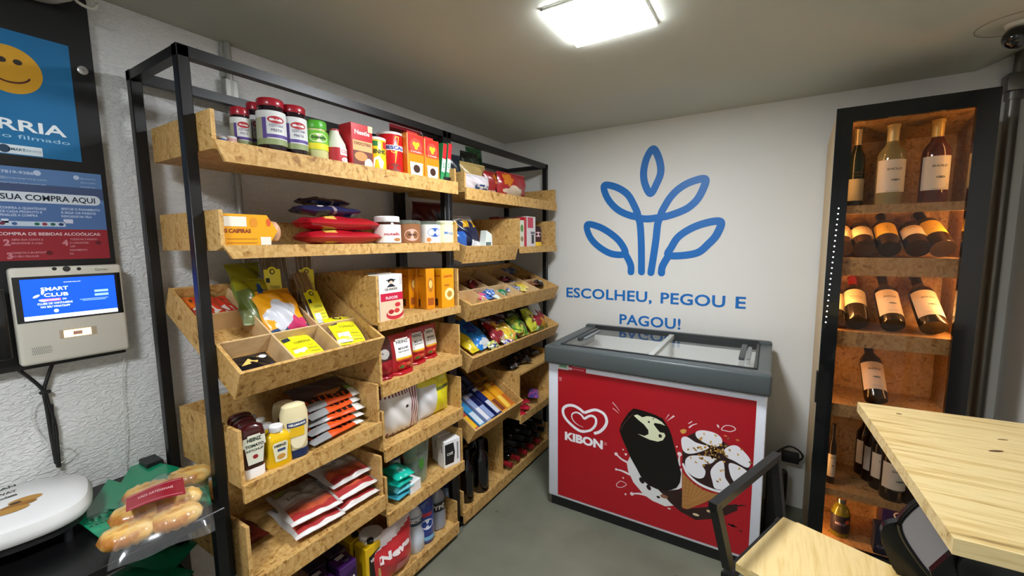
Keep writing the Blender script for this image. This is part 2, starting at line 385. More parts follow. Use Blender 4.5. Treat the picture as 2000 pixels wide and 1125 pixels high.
# ------------------------------------------------------------------ OSB boxes
TH=.010
def osbbox(label,y0,y1,zb,zl,ztl,ztr=None,xf=-1.205,xk=-1.575,floor=None,back=None,slant=.0,name='osb_shelf',cat='shelf box',group='osb boxes hooked on the black rack'):
    """zb lip bottom, zl lip top, zt side top"""
    ztr=ztr or ztl; fl=floor if floor is not None else zl-.002; back=back or ztl
    t=thing(name,label,cat,((xf+xk)/2,(y0+y1)/2,zb),0,group); T0=Matrix.Translation((-(xf+xk)/2,-(y0+y1)/2,-zb))
    m=MB(); m.box((xk+TH,y0+TH,fl-TH),(xf-TH,y1-TH,fl),OSB,T=T0); m.build('shelf_board',t,smooth=False)
    for y,zt in ((y0,ztl),(y1-TH,ztr)):
        m=MB(); m.prism([(xk,fl-TH),(xf-TH-.03,fl-TH),(xf-TH,zb+.03 if slant else fl-TH),(xf-TH,zt),(xk,zt)],y,y+TH,OSB,'y',T=T0); m.build('side_panel',t,smooth=False)
    m=MB(); m.prism([(y0+slant,zb),(y1,zb),(y1,zl),(y0,zl)],xf-TH,xf,OSB,'x',T=T0); m.build('front_lip',t,smooth=False)
    m=MB(); m.box((xk,y0+TH,fl-TH),(xk+TH,y1-TH,back),OSB,T=T0); m.build('back_panel',t,smooth=False)
    t['fl']=fl; return t
osbbox('longest top tier OSB box holding the olive jars',.54,1.509,1.662,1.715,1.79,1.775,floor=1.703,slant=.022)
osbbox('top tier OSB box at the far end with bread bags',1.57,2.53,1.645,1.70,1.772,1.782,floor=1.690,slant=.0)
osbbox('second tier OSB box with the egg carton and jars',.54,1.509,1.412,1.448,1.54,1.53,floor=1.444,back=1.53,slant=.022)
osbbox('short OSB box with red and white cartons near the back wall',2.06,2.53,1.383,1.42,1.58,1.58,floor=1.418)
osbbox('OSB box holding the oat flake carton and yellow boxes',1.035,1.509,1.127,1.16,1.33,1.33)
osbbox('OSB box holding red tomato pouches',1.035,1.509,.876,.928,1.068,1.07)
osbbox('OSB box holding the popcorn bag',1.035,1.509,.62,.672,.818,.82)
osbbox('OSB box holding the green printed glass jar',1.035,1.509,.36,.408,.556,.565)
osbbox('OSB box with ketchup, mustard and mayonnaise',.54,1.025,.735,.787,.942,.93)
osbbox('OSB box with stacked sausage packs',.54,1.025,.44,.497,.66,.65)
osbbox('lowest OSB box with milk cartons, nearest the desk',.54,1.025,.045,.09,.18,.18,xf=-1.24)
osbbox('lowest OSB box with cleaning bottles and toilet paper',1.035,1.50,.03,.085,.165,.19,xf=-1.24,floor=.075)
tb=osbbox('lowest OSB floor box with dark bottles at the far end',1.57,2.53,.022,.08,.19,.19,xf=-1.262,floor=.068)
m=MB(); m.box((-1.57,1.985,.068),(-1.30,1.995,.40),OSB,T=Matrix.Translation((-tb.location.x,-tb.location.y,-tb.location.z))); m.build('divider',tb,smooth=False)
# stepped unit with an upper and a lower board
t=thing('osb_step_unit','OSB unit of two boards near the back wall with dark packets on top','shelf box',(-1.4,2.29,.38)); T0=Matrix.Translation((1.4,-2.29,-.38))
y0,y1=2.045,2.53
m=MB(); m.box((-1.575,y0+TH,.672),(-1.21,y1-TH,.684),OSB,T=T0); m.build('upper_board',t,smooth=False)
m=MB(); m.box((-1.575,y0+TH,.40),(-1.215,y1-TH,.412),OSB,T=T0); m.build('lower_board',t,smooth=False)
m=MB(); m.prism([(y0,.38),(y1,.38),(y1,.425),(y0,.425)],-1.215,-1.205,OSB,'x',T=T0); m.build('front_lip',t,smooth=False)
for y in (y0,y1-TH):
    m=MB(); m.box((-1.575,y,.40),(-1.215,y+TH,.684 if y==y0 else .72),OSB,T=T0); m.build('side_panel',t,smooth=False)
m=MB(); m.box((-1.575,y0+TH,.40),(-1.565,y1-TH,.672),OSB,T=T0); m.build('back_panel',t,smooth=False)
# tilted trays
MDF=wood('mdf_divider','#b08a58','#c9a676','#d8ba8c',(3,3,3))
def tray(label,O,y0,y1,D,h,deg,divy=(),divx=(),name='tilted_osb_tray',hb=None):
    Mt=Matrix.Translation((O[0],y0,O[1]))@Matrix.Rotation(R(deg),4,'Y'); W=y1-y0
    t=thing(name,label,'tray',mat=Mt,group='tilted osb trays on the black rack'); hb=hb or h
    m=MB(); m.box((-D+TH,TH,0),(-TH,W-TH,.008),OSB); m.build('tray_floor',t,smooth=False)
    for y in (0,W-TH):
        m=MB(); m.prism([(-D,-.0),(-TH,0),(-TH,h),(-D,hb)],y,y+TH,OSB,'y'); m.build('side_panel',t,smooth=False)
    m=MB(); m.box((-TH,0,-.004),(0,W,h),OSB); m.build('front_lip',t,smooth=False)
    m=MB(); m.box((-D,TH,0),(-D+TH,W-TH,hb),OSB); m.build('back_panel',t,smooth=False)
    for yy,xa,xb in divy:
        m=MB(); m.box((xa,yy-.003,.008),(xb,yy+.003,h-.012),MDF); m.build('divider',t,smooth=False)
    for xx,ya,yb in divx:
        m=MB(); m.box((xx-.003,ya,.008),(xx+.003,yb,h-.012),MDF); m.build('divider',t,smooth=False)
    return Mt
A3=tray('large tilted OSB tray with compartments of toast and snacks',(-1.213,1.035),.54,1.03,.445,.085,28,
   divy=((.165,-.434,-.011),(.325,-.434,-.011)),divx=((-.155,.011,.161),(-.30,.011,.161),(-.155,.169,.321),(-.155,.329,.479)))
B2=tray('small tilted OSB tray holding a navy and yellow bag',(-1.235,1.352),1.57,2.05,.37,.08,17,name='tilted_osb_tray')
B3=tray('upper tilted OSB tray of small sweets in compartments',(-1.22,1.075),1.57,2.53,.40,.082,22,
   divy=((.19,-.389,-.011),(.36,-.389,-.011),(.54,-.389,-.011),(.75,-.389,-.011)),divx=((-.16,.011,.954),))
B4=tray('lower tilted OSB tray full of colourful snack bags',(-1.222,.822),1.57,2.53,.40,.082,26)
B5=tray('narrow tilted OSB tray with rows of biscuit boxes',(-1.225,.462),1.57,2.035,.40,.085,32)
# ------------------------------------------------------------------ product builders (front faces local -y, width x)
rnd=random.Random(5)
def slot(l,r,t,X,z,):
    y0=fy(l,X,z+.02); y1=fy(r,X,z+.02); y=(y0+y1)/2; return y,y1-y0,fz(t,X,y)-z
def pillow(mb,w,h,t,col,nu=14,nv=20,T=None,wr=.0015,seed=0,crimp=.05,stand=False,pw=.42):
    nu*=2; nv*=2; rg=random.Random(seed); ph=[rg.uniform(0,6.28) for _ in range(6)]
    def prof(a,b):
        if b<crimp or b>1-crimp: g=0 if not(stand and b<crimp) else .8
        else: g=math.sin(math.pi*(b-crimp)/(1-2*crimp))**pw
        if stand: g=max(g,0)*(1-.85*b)*1.5 if b<1-crimp else 0
        e=max(0,1-abs(a)**2.6)**.6
        return g*e
    def P3(a,b,sd):
        k=prof(a,b); q=wr*(math.sin(7*a+ph[0]+4*b)+math.sin(11*b+ph[1]+3*a)+.6*math.sin(17*(a*.6+b)+ph[2]))*(.1+.9*k)
        wd=w/2*(1-.05*k)
        e=(abs(a)**6)*wr*.6*math.sin(11*b+ph[3])
        return (a*wd+e,(-1 if sd==0 else 1)*(t/2*k)+q,b*h)
    for sd in (0,1):
        vs=[P3(-1+2*i/nu,j/nv,sd) for j in range(nv+1) for i in range(nu+1)]
        o=len(mb.v); mb.v+=[(T@Vector(v)) if T else Vector(v) for v in vs]
        for j in range(nv):
            for i in range(nu):
                a=j*(nu+1)+i; f=(a,a+1,a+nu+2,a+nu+1)
                mb.f.append(tuple(o+x for x in (f if sd==0 else f[::-1])))
                mb.m.append(mb.mi(col(-1+2*(i+.5)/nu,(j+.5)/nv,sd)))
    return lambda u,v:(lambda p:(p[0],p[1]-.0008,p[2]))(P3(max(-1,min(1,u/(w/2))),max(0,min(1,v/h)),0))
def jar(label,cat,x,y,z,r,h,body,lid,lidh,lab,prt=None,group=None,name='jar',neck=.86,rz=66,lab0=.2,lab1=.78,lidr=.92):
    t=thing(name,label,cat,(x,y,z),R(rz),group)
    m=MB(); hb=h-lidh
    m.lathe([(r*.93,0),(r,.004),(r,hb*.84),(r*.97,hb*.9),(r*neck,hb*.97),(r*neck,hb)],body); m.build('glass_body',t)
    m=MB(); m.lathe([(r*lidr,0),(r*lidr*1.02,.002),(r*lidr*1.02,lidh*.85),(r*lidr*.95,lidh)],lid,T=Matrix.Translation((0,0,hb))); m.build('lid',t)
    if lab:
        S=cyl(r,.0006); m=MB(); m.rect(S,-r*2.4,r*2.4,h*lab0,h*lab1,lab,28,1)
        if prt: prt(m,cyl(r,.0010),r,h)
        m.build('label',t)
    return t
def can(label,cat,x,y,z,r,h,body,prt,lid=None,group=None,name='can'):
    t=thing(name,label,cat,(x,y,z),R(68),group)
    m=MB(); m.lathe([(r*.97,0),(r,.003),(r,h-.003),(r*.97,h)],body); prt(m,cyl(r,.0008),r,h); m.build('body',t)
    m=MB(); m.lathe([(r*1.02,0),(r*1.02,.008),(r*.96,.01)],lid or STEEL,T=Matrix.Translation((0,0,h-.001))); m.build('lid',t)
    return t
def carton(label,cat,x,y,z,w,d,h,col,front=None,side=None,rz=90,group=None,name='carton',T=None,top=None,mat=None):
    """x is the front face plane; origin bottom centre"""
    m=MB(); m.box((-w/2,-d/2,0),(w/2,d/2,h),col,.0015,1)
    if front: front(m,flat(-d/2-.0006),w,h)
    if side: side(m,lambda u,v:(-w/2-.0006,-u,v),d,h)
    if top: top(m,lambda u,v:(u,v,h+.0006),w,d)
    o=m.build(name,smooth=False)
    if mat is not None: o.matrix_world=mat
    else: o.location=(x-d/2,y,z); o.rotation_euler=(0,0,R(rz))
    return tag(o,label,cat,group)
def bag(label,cat,w,h,t,col,mat=None,loc=None,rz=90,deco=None,group=None,name='snack_bag',seed=0,**k):
    m=MB(); S=pillow(m,w,h,t,col,seed=seed,**k)
    if deco: deco(m,S,w,h)
    o=m.build(name,angle=80)
    if mat is not None: o.matrix_world=mat
    else: o.location=loc; o.rotation_euler=(0,0,R(rz))
    return tag(o,label,cat,group)
LIE=Matrix.Rotation(R(-90),4,'X')      # lay on its back, front up, top away from the viewer
def lying(x,y,z,yaw=0,tilt=0,roll=0):   # world matrix of a pack lying face up with its centre line start at (x,y,z); yaw turns it
    return Matrix.Translation((x,y,z))@Matrix.Rotation(R(90+yaw),4,'Z')@Matrix.Rotation(R(tilt),4,'X')@Matrix.Rotation(R(roll),4,'Y')@LIE
def ontray(Mt,x,y,z=.012,yaw=0,tilt=0,lie=True):
    m=Mt@Matrix.Translation((x,y,z))@Matrix.Rotation(R(90+yaw),4,'Z')@Matrix.Rotation(R(tilt),4,'X')
    return m@LIE if lie else m
def solid(c): 
    g=G(c); return lambda a,b,s:g
def zones(*st):                        # (upper limit in v, colour)
    st=[(v,G(c)) for v,c in st]
    return lambda a,b,s:next(g for v,g in st if b<=v)
WT=P('#f4f2ec'); RED=G('#c3141c'); DK=P('#1c1a1c'); YEL=G('#f2c81c'); 
# ================= top tier: jars, cans, cartons
olive=C('#1d0d16',.12,coat=.6); z=1.703
def p_olive(m,S,r,h):
    m.rect(S,-r*2.4,r*2.4,h*.21,h*.31,P('#8d9a6a'),24,1); m.rect(S,-r*2.4,-r*.75,h*.31,h*.66,P('#a3a88f'),10,1)
    m.rect(S,-r*.75,-r*.45,h*.31,h*.66,P('#56428c'),3,1); S2=cyl(r,.0016); m.rect(cyl(r,.0013),-r*.75,r*1.3,h*.33,h*.385,P('#56428c'),14,1)
    m.ell(S2,r*.25,h*.63,r*.62,h*.062,P('#a51f2c')); m.text(cyl(r,.002),'Violeta',r*.25,h*.61,WT,w=r*.95,h=h*.04)
    m.text(S2,'AZEITONA',r*.25,h*.51,P('#4a3a6a'),w=r*1.05,h=h*.05,bold=0); m.text(S2,'PRETA',r*.25,h*.43,P('#4a3a6a'),w=r*.8,h=h*.05,bold=0)
for l,r_,t_,X,lb in ((464,501,209,-1.30,'leftmost of the four'),(496,526,200,-1.36,'second from left, standing behind'),(522,573,192,-1.245,'third from left, tallest'),(568,613,206,-1.25,'beside the green-lidded jar')):
    y,w,h=slot(l,r_,t_,X,z); jar('red-lidded olive jar with purple label, '+lb,'olive jar',X-w/2,y,z,w/2,h,olive,C('#9c1626',.3,coat=.4),.022,P('#d5d8d6'),p_olive,'red-lidded olive jars on the top tier',lab0=.22,lab1=.78)
y,w,h=slot(612,652,235,-1.25,z)
t=jar('jar of palm hearts with bright green lid and green yellow label','palm heart jar',-1.25-w/2,y,z,w/2,h,C('#cfcf92',.15,coat=.5),C('#4fa52c',.35),.026,P('#6cb52c'),
  lambda m,S,r,h:(m.rect(S,-r*2,r*2,h*.34,h*.48,P('#e8d92a'),20,1),m.ell(S,0.1*r,h*.6,r*.8,h*.1,P('#eeeccc')),m.text(cyl(r,.0014),'Bonduelle',r*.1,h*.58,P('#1d3a1c'),w=r*1.2,h=h*.07)),lab0=.33,lab1=.76)
y,w,h=slot(651,687,250,-1.24,z)
t=thing('bottle','white coconut milk bottle with red lettered label','coconut milk bottle',(-1.24-w/2,y,z),R(90)); r=w/2
m=MB(); m.lathe([(r*.92,0),(r,.004),(r,h*.5),(r*.93,h*.62),(r*.5,h*.86),(r*.4,h*.93),(r*.4,h*.955)],C('#dedccb',.2,coat=.5)); m.build('body',t)
m=MB(); m.lathe([(r*.42,h*.955),(r*.42,h)],C('#a8333a',.4)); m.build('cap',t)
m=MB(); m.rect(cyl(r),-r*1.6,r*1.6,h*.1,h*.5,P('#b3242c'),16,1); m.rect(cyl(r,.0008),-r*.2,r*1.5,h*.32,h*.5,WT,10,1); m.text(cyl(r,.0014),'COCO',r*.45,h*.37,P('#b3242c'),w=r*1.1,h=h*.09); m.ell(cyl(r,.0012),r*.4,h*.2,r*.5,h*.07,WT); m.build('label',t)
y,w,h=slot(689,730,243,-1.235,z)
carton('red and brown chocolate cereal carton on the top tier','cereal carton',-1.235,y,z,w,.065,h,G('#c01a22'),
  lambda m,S,w,h:(m.text(S,'Nestle',0,h*.77,WT,w=w*.7,h=h*.1),m.rect(S,-w*.46,w*.46,.004,h*.42,P('#6b3020')),m.rect(S,-w*.46,w*.46,h*.42,h*.64,P('#e7a86a')),m.text(flat(-.065/2-.0012),'CHOCOTRIO',0,h*.54,P('#5b2413'),w=w*.8,h=h*.07),m.ell(flat(-.065/2-.001),-w*.1,h*.3,w*.3,h*.1,P('#c98a4c')),m.ell(flat(-.065/2-.001),w*.25,h*.16,w*.2,h*.12,P('#e9dcc4')),m.rect(S,w*.28,w*.5,h*.86,h,P('#e3d6a0'))),name='cereal_carton')
y,w,h=slot(729,765,273,-1.235,z)
can('yellow milk powder can reading NINHO','milk powder can',-1.235-w/2,y,z,w/2,h,YEL,lambda m,S,r,h:(m.rect(S,-r*1.4,r*.0,h*.8,h*.95,P('#2a7a3c'),8,1),m.rect(S,r*.5,r*1.4,h*.75,h*.95,P('#cc2a22'),6,1),m.text(cyl(r,.0014),'NINHO',.1*r,h*.58,P('#234a1c'),w=r*1.5,h=h*.14),m.poly(cyl(r,.0012),[(-r*.5,h*.05),(r*.3,h*.05),(r*.55,h*.35),(r*.1,h*.52),(-r*.35,h*.45)],WT)),C('#e8e4d8',.4))
y,w,h=slot(762,798,263,-1.25,z)
can('red chocolate powder can reading NESCAU with a yellow bolt','chocolate powder can',-1.25-w/2,y,z,w/2,h,RED,lambda m,S,r,h:(m.poly(S,[(r*.1,h*.95),(r*.45,h*.95),(r*.3,h*.72),(r*.55,h*.7),(-r*.02,h*.3),(r*.08,h*.55),(-r*.3,h*.58)],P('#f4c320')),m.rect(cyl(r,.0012),-r*1.05,r*1.05,h*.62,h*.74,WT,12,1),m.text(cyl(r,.002),'NESCAU',0,h*.64,P('#1d2f8c'),w=r*1.9,h=h*.09,bold=.04),m.ell(S,.0,h*.22,r*.6,h*.09,P('#7a2418'))),C('#d8d4cc',.4))
def coffee(l,r_,t_,X,lb):
    y,w,h=slot(l,r_,t_,X,z)
    t=thing('coffee_pack',lb,'coffee pack',(X-.03,y,z),R(90),'orange and red coffee packs'); m=MB(); d=.055
    m.box((-w/2,-d/2,0),(w/2,d/2,h),G('#e98a1c'),.004,2); S=flat(-d/2-.0006)
    m.rect(S,-w*.46,w*.46,h*.62,h*.985,P('#cb2418')); m.rect(S,-w*.46,w*.46,h*.56,h*.62,P('#dc5a1c')); S2=flat(-d/2-.0012)
    m.ell(S2,0,h*.74,w*.36,h*.17,P('#d8503c')); S3=flat(-d/2-.0018)
    for dx,dy in ((-.1,.02),(.1,.02),(0,-.05)): m.ell(S3,dx*w,h*.76+dy*h,w*.1,h*.05,P('#f4c820'))
    m.poly(S2,[(-w*.33,h*.03),(w*.33,h*.03),(w*.38,h*.38),(-w*.38,h*.38)],P('#efe6d2')); m.ell(S3,0,h*.24,w*.2,h*.09,P('#3a1c10')); m.text(S3,'3 corações',0,h*.60,WT,w=w*.6,h=h*.03)
    m.build('pack_body',t,smooth=False)
    m=MB(); m.box((-w*.3,-.01,h),(w*.3,.01,h+.012),P('#b51c24')); m.build('folded_top',t,smooth=False)
coffee(798,831,262,-1.235,'orange and red coffee pack beside the red can'); coffee(832,860,273,-1.235,'orange and red coffee pack beside the green striped sticks')
for k,(l,r_) in enumerate(((861,869),(871,879))):
    y,w,h=slot(l,r_,277,-1.24,z)
    carton(('left' if k==0 else 'right')+' one of two thin leaning red and green sachet sleeves','sachet sleeve',-1.24,y,z,.024,.05,h,G('#2f8f55'),lambda m,S,w,h:(m.rect(S,-w*.48,w*.48,h*.62,h*.99,P('#c41f2a')),m.rect(S,-w*.48,w*.48,h*.3,h*.62,P('#dbe9e0')),m.text(flat(-.0262),'S',0,h*.4,P('#2f8f55'),h=h*.12)),name='sachet_sleeve',mat=Matrix.Translation((-1.24-.03,y,z+.001))@Matrix.Rotation(R(90),4,'Z')@Matrix.Rotation(R(9),4,'Y'),group='leaning red and green sleeves')
y,w,h=slot(869,888,346,-1.23,z)
jar('tiny dark jar with black lid at the right end of the top tier','small jar',-1.23-w/2,y,z,w/2,h,C('#2a1626',.15,coat=.5),C('#151118',.4),.012,P('#d8d8dc'),None,lab0=.2,lab1=.5)
for k,(l,r_,c) in enumerate(((426,447,'#2f5fa8'),(446,467,'#c8958a'))):
    y,w,h=slot(l,r_,266,-1.25,z); jar(('blue' if k==0 else 'pink')+' low pot at the left end of the top tier','pot',-1.25-w/2,y,z,w/2,h,C(c,.3),C('#c9c9c9',.3),.006,P(c),lambda m,S,r,h:m.text(S,'tuna',0,h*.5,WT,w=r,h=h*.2),name='small_pot',neck=.97,lidr=1)
# items seen only by their tops behind
for k,(l,r_,t_,X,c,lb) in enumerate(((690,729,245,-1.34,'#7c1a20','dark red carton hidden behind the chocolate carton'),(730,765,268,-1.35,'#8c1c24','dark red pack hidden behind the yellow can'),(775,835,248,-1.36,'#7a1420','dark red pack hidden behind the coffee packs'),(836,880,258,-1.38,'#241c20','black pack behind the right coffee pack'))):
    y,w,h=slot(l,r_,t_,X,z); bag(lb,'pack',w,h,.04,solid(c),loc=(X-.03,y,z),seed=k,name='pack',wr=.003)
# ================= second tier of the left bay
z=1.444
y0=fy(436,-1.235,z+.02); y1=fy(543,-1.235,z+.02); h=.088; x0=-1.235
t=thing('egg_carton','yellow card sleeve of free-range eggs reading CAIPIRAS','egg carton',(x0-.05,(y0+y1)/2,z),R(90)); W=y1-y0; wy=G('#e8a418')
m=MB(); m.prism([(-W/2,0),(W/2-.028,0),(W/2,h/2),(W/2-.028,h),(-W/2,h)],-.05,.05,wy,'y'); S=flat(-.0507)
m.rect(S,-W*.47,-W*.08,h*.62,h*.92,P('#e9e4d4')); m.text(S,'S CAIPIRAS',-W*.24,h*.42,P('#8a3c10'),w=W*.46,h=h*.13,bold=.05)
m.ell(S,W*.05,h*.75,W*.07,h*.16,P('#d98a14')); m.ell(S,W*.33,h*.76,W*.045,h*.13,P('#d4571c')); m.rect(S,W*.16,W*.36,h*.02,h*.3,P('#f1dcd0')); m.rect(S,-W*.44,W*.1,h*.1,h*.13,P('#b4760e')); m.rect(S,-W*.44,W*.1,h*.22,h*.25,P('#b4760e'))
m.build('card_sleeve',t,smooth=False)
m=MB(); m.lathe([(.001,-.03),(.014,-.026),(.021,-.012),(.022,.002),(.019,.017),(.011,.028),(.001,.031)],C('#c59a78',.45),T=Matrix.Translation((W/2+.002,-.02,.042)),cap=False)
m.build('egg',t)
m=MB(); m.lathe([(.001,-.03),(.014,-.026),(.021,-.012),(.022,.002),(.019,.017),(.011,.028),(.001,.031)],C('#c59a78',.45),T=Matrix.Translation((W/2+.002,.026,.042)),cap=False); m.build('egg',t)
pr=G('#a01420'); pn=G('#1b2148'); pg_=P('#c8a548'); pw=P('#e8e0d8')
def pasta(a,b,s): return pg_ if .22<b<.38 and abs(a)<.8 else (pn if .55<b<.68 and abs(a)<.45 else (pw if .7<b<.78 and abs(a)<.3 else pr))
def pastan(a,b,s): return pw if .3<b<.4 and abs(a)<.5 else (P('#8a7a80') if .5<b<.55 else pn)
# lying with the long side along the shelf
def longwise(x,y,z,yaw=0,roll=0): return Matrix.Translation((x,y,z))@Matrix.Rotation(R(yaw),4,'Z')@Matrix.Rotation(R(180),4,'Z')@Matrix.Rotation(R(roll),4,'Y')@LIE@Matrix.Translation((0,0,0))
def bar(label,cat,l,r_,X,zc,w,t,col,yaw=0,seed=0,group=None,name='pasta_pack',deco=None,tilt=0,nu=14,nv=24):
    y0=fy(l,X,zc); y1=fy(r_,X,zc); L=y1-y0; c,s_=math.cos(R(tilt)),math.sin(R(tilt))
    # long axis +y world, width along x, face up
    mt=Matrix.Translation((X-w/2,y0,zc))@Matrix.Rotation(R(yaw),4,'Z')@Matrix.Rotation(R(tilt),4,'Y')@Matrix(((-0.,0,0,0),(0,0,0,0),(0,0,0,0),(0,0,0,1)))
    B=Matrix(((-1,0,0),(0,0,1),(0,1,0))).to_4x4()   # local x->-X, local y->Z (front -y -> down) , z->Y
    B=Matrix(((1,0,0),(0,0,1),(0,-1,0))).to_4x4()   # x->x, y->-z (front up), z->y
    mt=Matrix.Translation((X-w/2,y0,zc))@Matrix.Rotation(R(yaw),4,'Z')@Matrix.Rotation(R(tilt),4,'Y')@B
    return bag(label,cat,w,L,t,col,mat=mt,seed=seed,group=group,name=name,deco=deco,wr=.0018,nu=nu,nv=nv+12,pw=.2,crimp=.02)
bar('red spaghetti pack at the bottom of the pasta pile','pasta pack',606,748,-1.25,z+.027,.11,.05,pasta,seed=1,group='red spaghetti packs piled up')
bar('red spaghetti pack on top of the other red one','pasta pack',604,747,-1.255,z+.073,.11,.05,pasta,yaw=1,seed=2,group='red spaghetti packs piled up')
bar('navy pasta pack lying across the top of the red packs','pasta pack',592,705,-1.29,z+.118,.10,.035,pastan,yaw=-3,seed=3,group='navy pasta packs on the pile')
bar('topmost navy pasta pack tilted on the pasta pile','pasta pack',603,690,-1.33,z+.152,.09,.03,pastan,yaw=5,seed=4,group='navy pasta packs on the pile')
y,w,h=slot(755,794,422,-1.225,z)
jar('hazelnut spread jar with white lid','spread jar',-1.225-w/2,y,z,w/2,h,C('#3a1c12',.15,coat=.5),C('#e9e9e6',.4),.022,WT,lambda m,S,r,h:(m.poly(cyl(r,.0012),[(-r*1.2,h*.42),(r*1.2,h*.56),(r*1.2,h*.68),(-r*1.2,h*.68)],P('#c4242c')),m.text(cyl(r,.0018),'nutella',0.1*r,h*.32,P('#b3202a'),w=r*1.3,h=h*.11),m.ell(cyl(r,.0018),r*.5,h*.17,r*.35,h*.06,P('#a8703c'))),lab0=.06,lab1=.7,neck=.9)
def cup(label,l,r_,t_,c,p,X=-1.225,gl=True):
    y,w,h=slot(l,r_,t_,X,z); return jar(label,'spread cup',X-w/2,y,z,w/2,h,C(c,.3),CLEARJ if gl else P('#ddd9b8'),.014,P(c),p,name='spread_cup',neck=.98,lab0=.05,lab1=.82,lidr=1)
cup('brown sweet spread cup beside the white-lidded jar',796,832,430,'#8a5a34',lambda m,S,r,h:(m.ell(cyl(r,.001),0,h*.38,r*.6,h*.25,P('#dca89a')),m.text(cyl(r,.0016),'doce',0,h*.36,DK,w=r*.7,h=h*.1)))
cup('white condensed milk cup with a blue oval',839,870,432,'#e4e2dc',lambda m,S,r,h:(m.ell(cyl(r,.001),r*.15,h*.5,r*.65,h*.2,P('#1f4f9e')),m.text(cyl(r,.0016),'Moça',r*.15,h*.46,WT,w=r*.9,h=h*.12),m.ell(cyl(r,.001),-r*.4,h*.18,r*.2,h*.1,P('#e0884c'))))
cup('cream coloured cup at the right end of the second tier',871,892,431,'#e8e3b8',lambda m,S,r,h:(m.text(S,'Moça',r*.1,h*.4,P('#1f5fae'),w=r*1.2,h=h*.14)),gl=False)
cup('small caramel cup standing behind the clear-lidded cups',812,840,438,'#6e4630',lambda m,S,r,h:None,X=-1.32)
# ================= large tilted tray
def oncell(x,y,lab,cat,w,h,t,col,deco=None,yaw=0,tilt=0,seed=0,group=None,name='snack_pack',dz=0,**k):
    return bag(lab,cat,w,h,t,col,mat=ontray(A3,x,y,.01+t/2+dz,yaw,tilt),deco=deco,seed=seed,group=group,name=name,**k)
def p_spice(m,S,w,h):
    m.poly(S,[(-w*.3,h*.18),(0,h*.1),(w*.3,h*.18),(w*.3,h*.4),(0,h*.48),(-w*.3,h*.4)],P('#ded6cc')); m.rect(S,-w*.2,w*.25,h*.72,h*.86,P('#3c3a1c'))
oncell(-.30,.045,'orange seasoning pack in the back left compartment','seasoning pack',.06,.13,.018,zones((.45,'#c2341c'),(1,'#e5701c')),p_spice,seed=1,dz=.035,yaw=-4)
oncell(-.30,.080,'red seasoning pack in the middle of three packs','seasoning pack',.06,.115,.014,solid('#cf3a20'),p_spice,seed=2,dz=.045,yaw=2)
oncell(-.305,.125,'red seasoning pack against the compartment divider','seasoning pack',.06,.115,.014,solid('#c5301e'),p_spice,seed=3,dz=.035,yaw=3)
def p_cheese(m,S,w,h):
    m.poly(S,[(-w*.3,h*.5),(-w*.05,h*.75),(w*.22,h*.8),(w*.1,h*.55)],P('#ecc466')); m.poly(S,[(-w*.1,h*.1),(w*.3,h*.12),(w*.35,h*.25),(0,h*.3)],P('#e8cf7a')); m.rect(S,-w*.35,w*.4,h*.38,h*.45,P('#24418c')); m.ell(S,w*.3,h*.75,w*.09,h*.07,P('#e6e0e8')); m.ell(S,w*.36,h*.3,w*.07,h*.05,P('#f2ead2'))
oncell(-.02,.083,'black and yellow cheese snack pack in the front left compartment','snack pack',.125,.115,.028,solid('#101013'),p_cheese,seed=4)
gb=G('#3e6a20'); yb=G('#c8c020'); bl=G('#1c4c8c'); wt=G('#dcdce0'); pk=G('#c23a6a'); orr=G('#e8a01c')
def mix(*c,seed=0,n=5,m_=6):
    rg=random.Random(seed); g=[[G(rg.choice(c)) for _ in range(n)] for _ in range(m_)]
    ph=rg.uniform(0,6)
    def f(a,b,s):
        a2=a+.22*math.sin(7*b+ph)+.10*math.sin(19*b+2*ph); b2=b+.09*math.sin(5*a+ph)+.05*math.sin(13*a)
        return g[max(0,min(m_-1,int(b2*m_)))][max(0,min(n-1,int((a2+1)/2*n)))]
    return f
def blob(cu,cv,a,b,c2,base):
    g=G(c2) if isinstance(c2,str) else c2
    return lambda u,v,s:(g if ((u-cu)/a)**2+((v-cv)/b)**2<1+.35*math.sin(5*math.atan2((v-cv)/b,(u-cu)/a)+cu*9) else base(u,v,s))
# yellow green sweet-corn snack bags leaning in the middle column
bag('green and yellow snack bag leaning at the back of the tray','snack bag',.15,.19,.05,blob(.1,.45,.5,.2,'#b9bcc2',zones((.25,'#3a5424'),(.6,'#6c7a22'),(1,'#8c8c1c'))),mat=ontray(A3,-.32,.235,.03,2,38),seed=5,nu=18,nv=24,wr=.004)
bag('green glossy snack bag with blue edge beside the divider','snack bag',.10,.17,.04,blob(.5,.3,.5,.5,'#1c4c8c',zones((.3,'#8c9a6a'),(.7,'#6a7c34'),(1,'#9a9a1e'))),mat=ontray(A3,-.24,.178,.05,-8,30),seed=6,nu=18,nv=24,wr=.004)
bag('orange and white puffed snack bag in the middle of the tray','snack bag',.135,.17,.05,blob(.5,.1,.5,.18,'#c83a6c',blob(-.1,.38,.75,.3,'#cfd2da',zones((.12,'#35507a'),(1,'#eaa21a')))),mat=ontray(A3,-.175,.245,.045,3,26),seed=7,nu=20,nv=26,wr=.004)
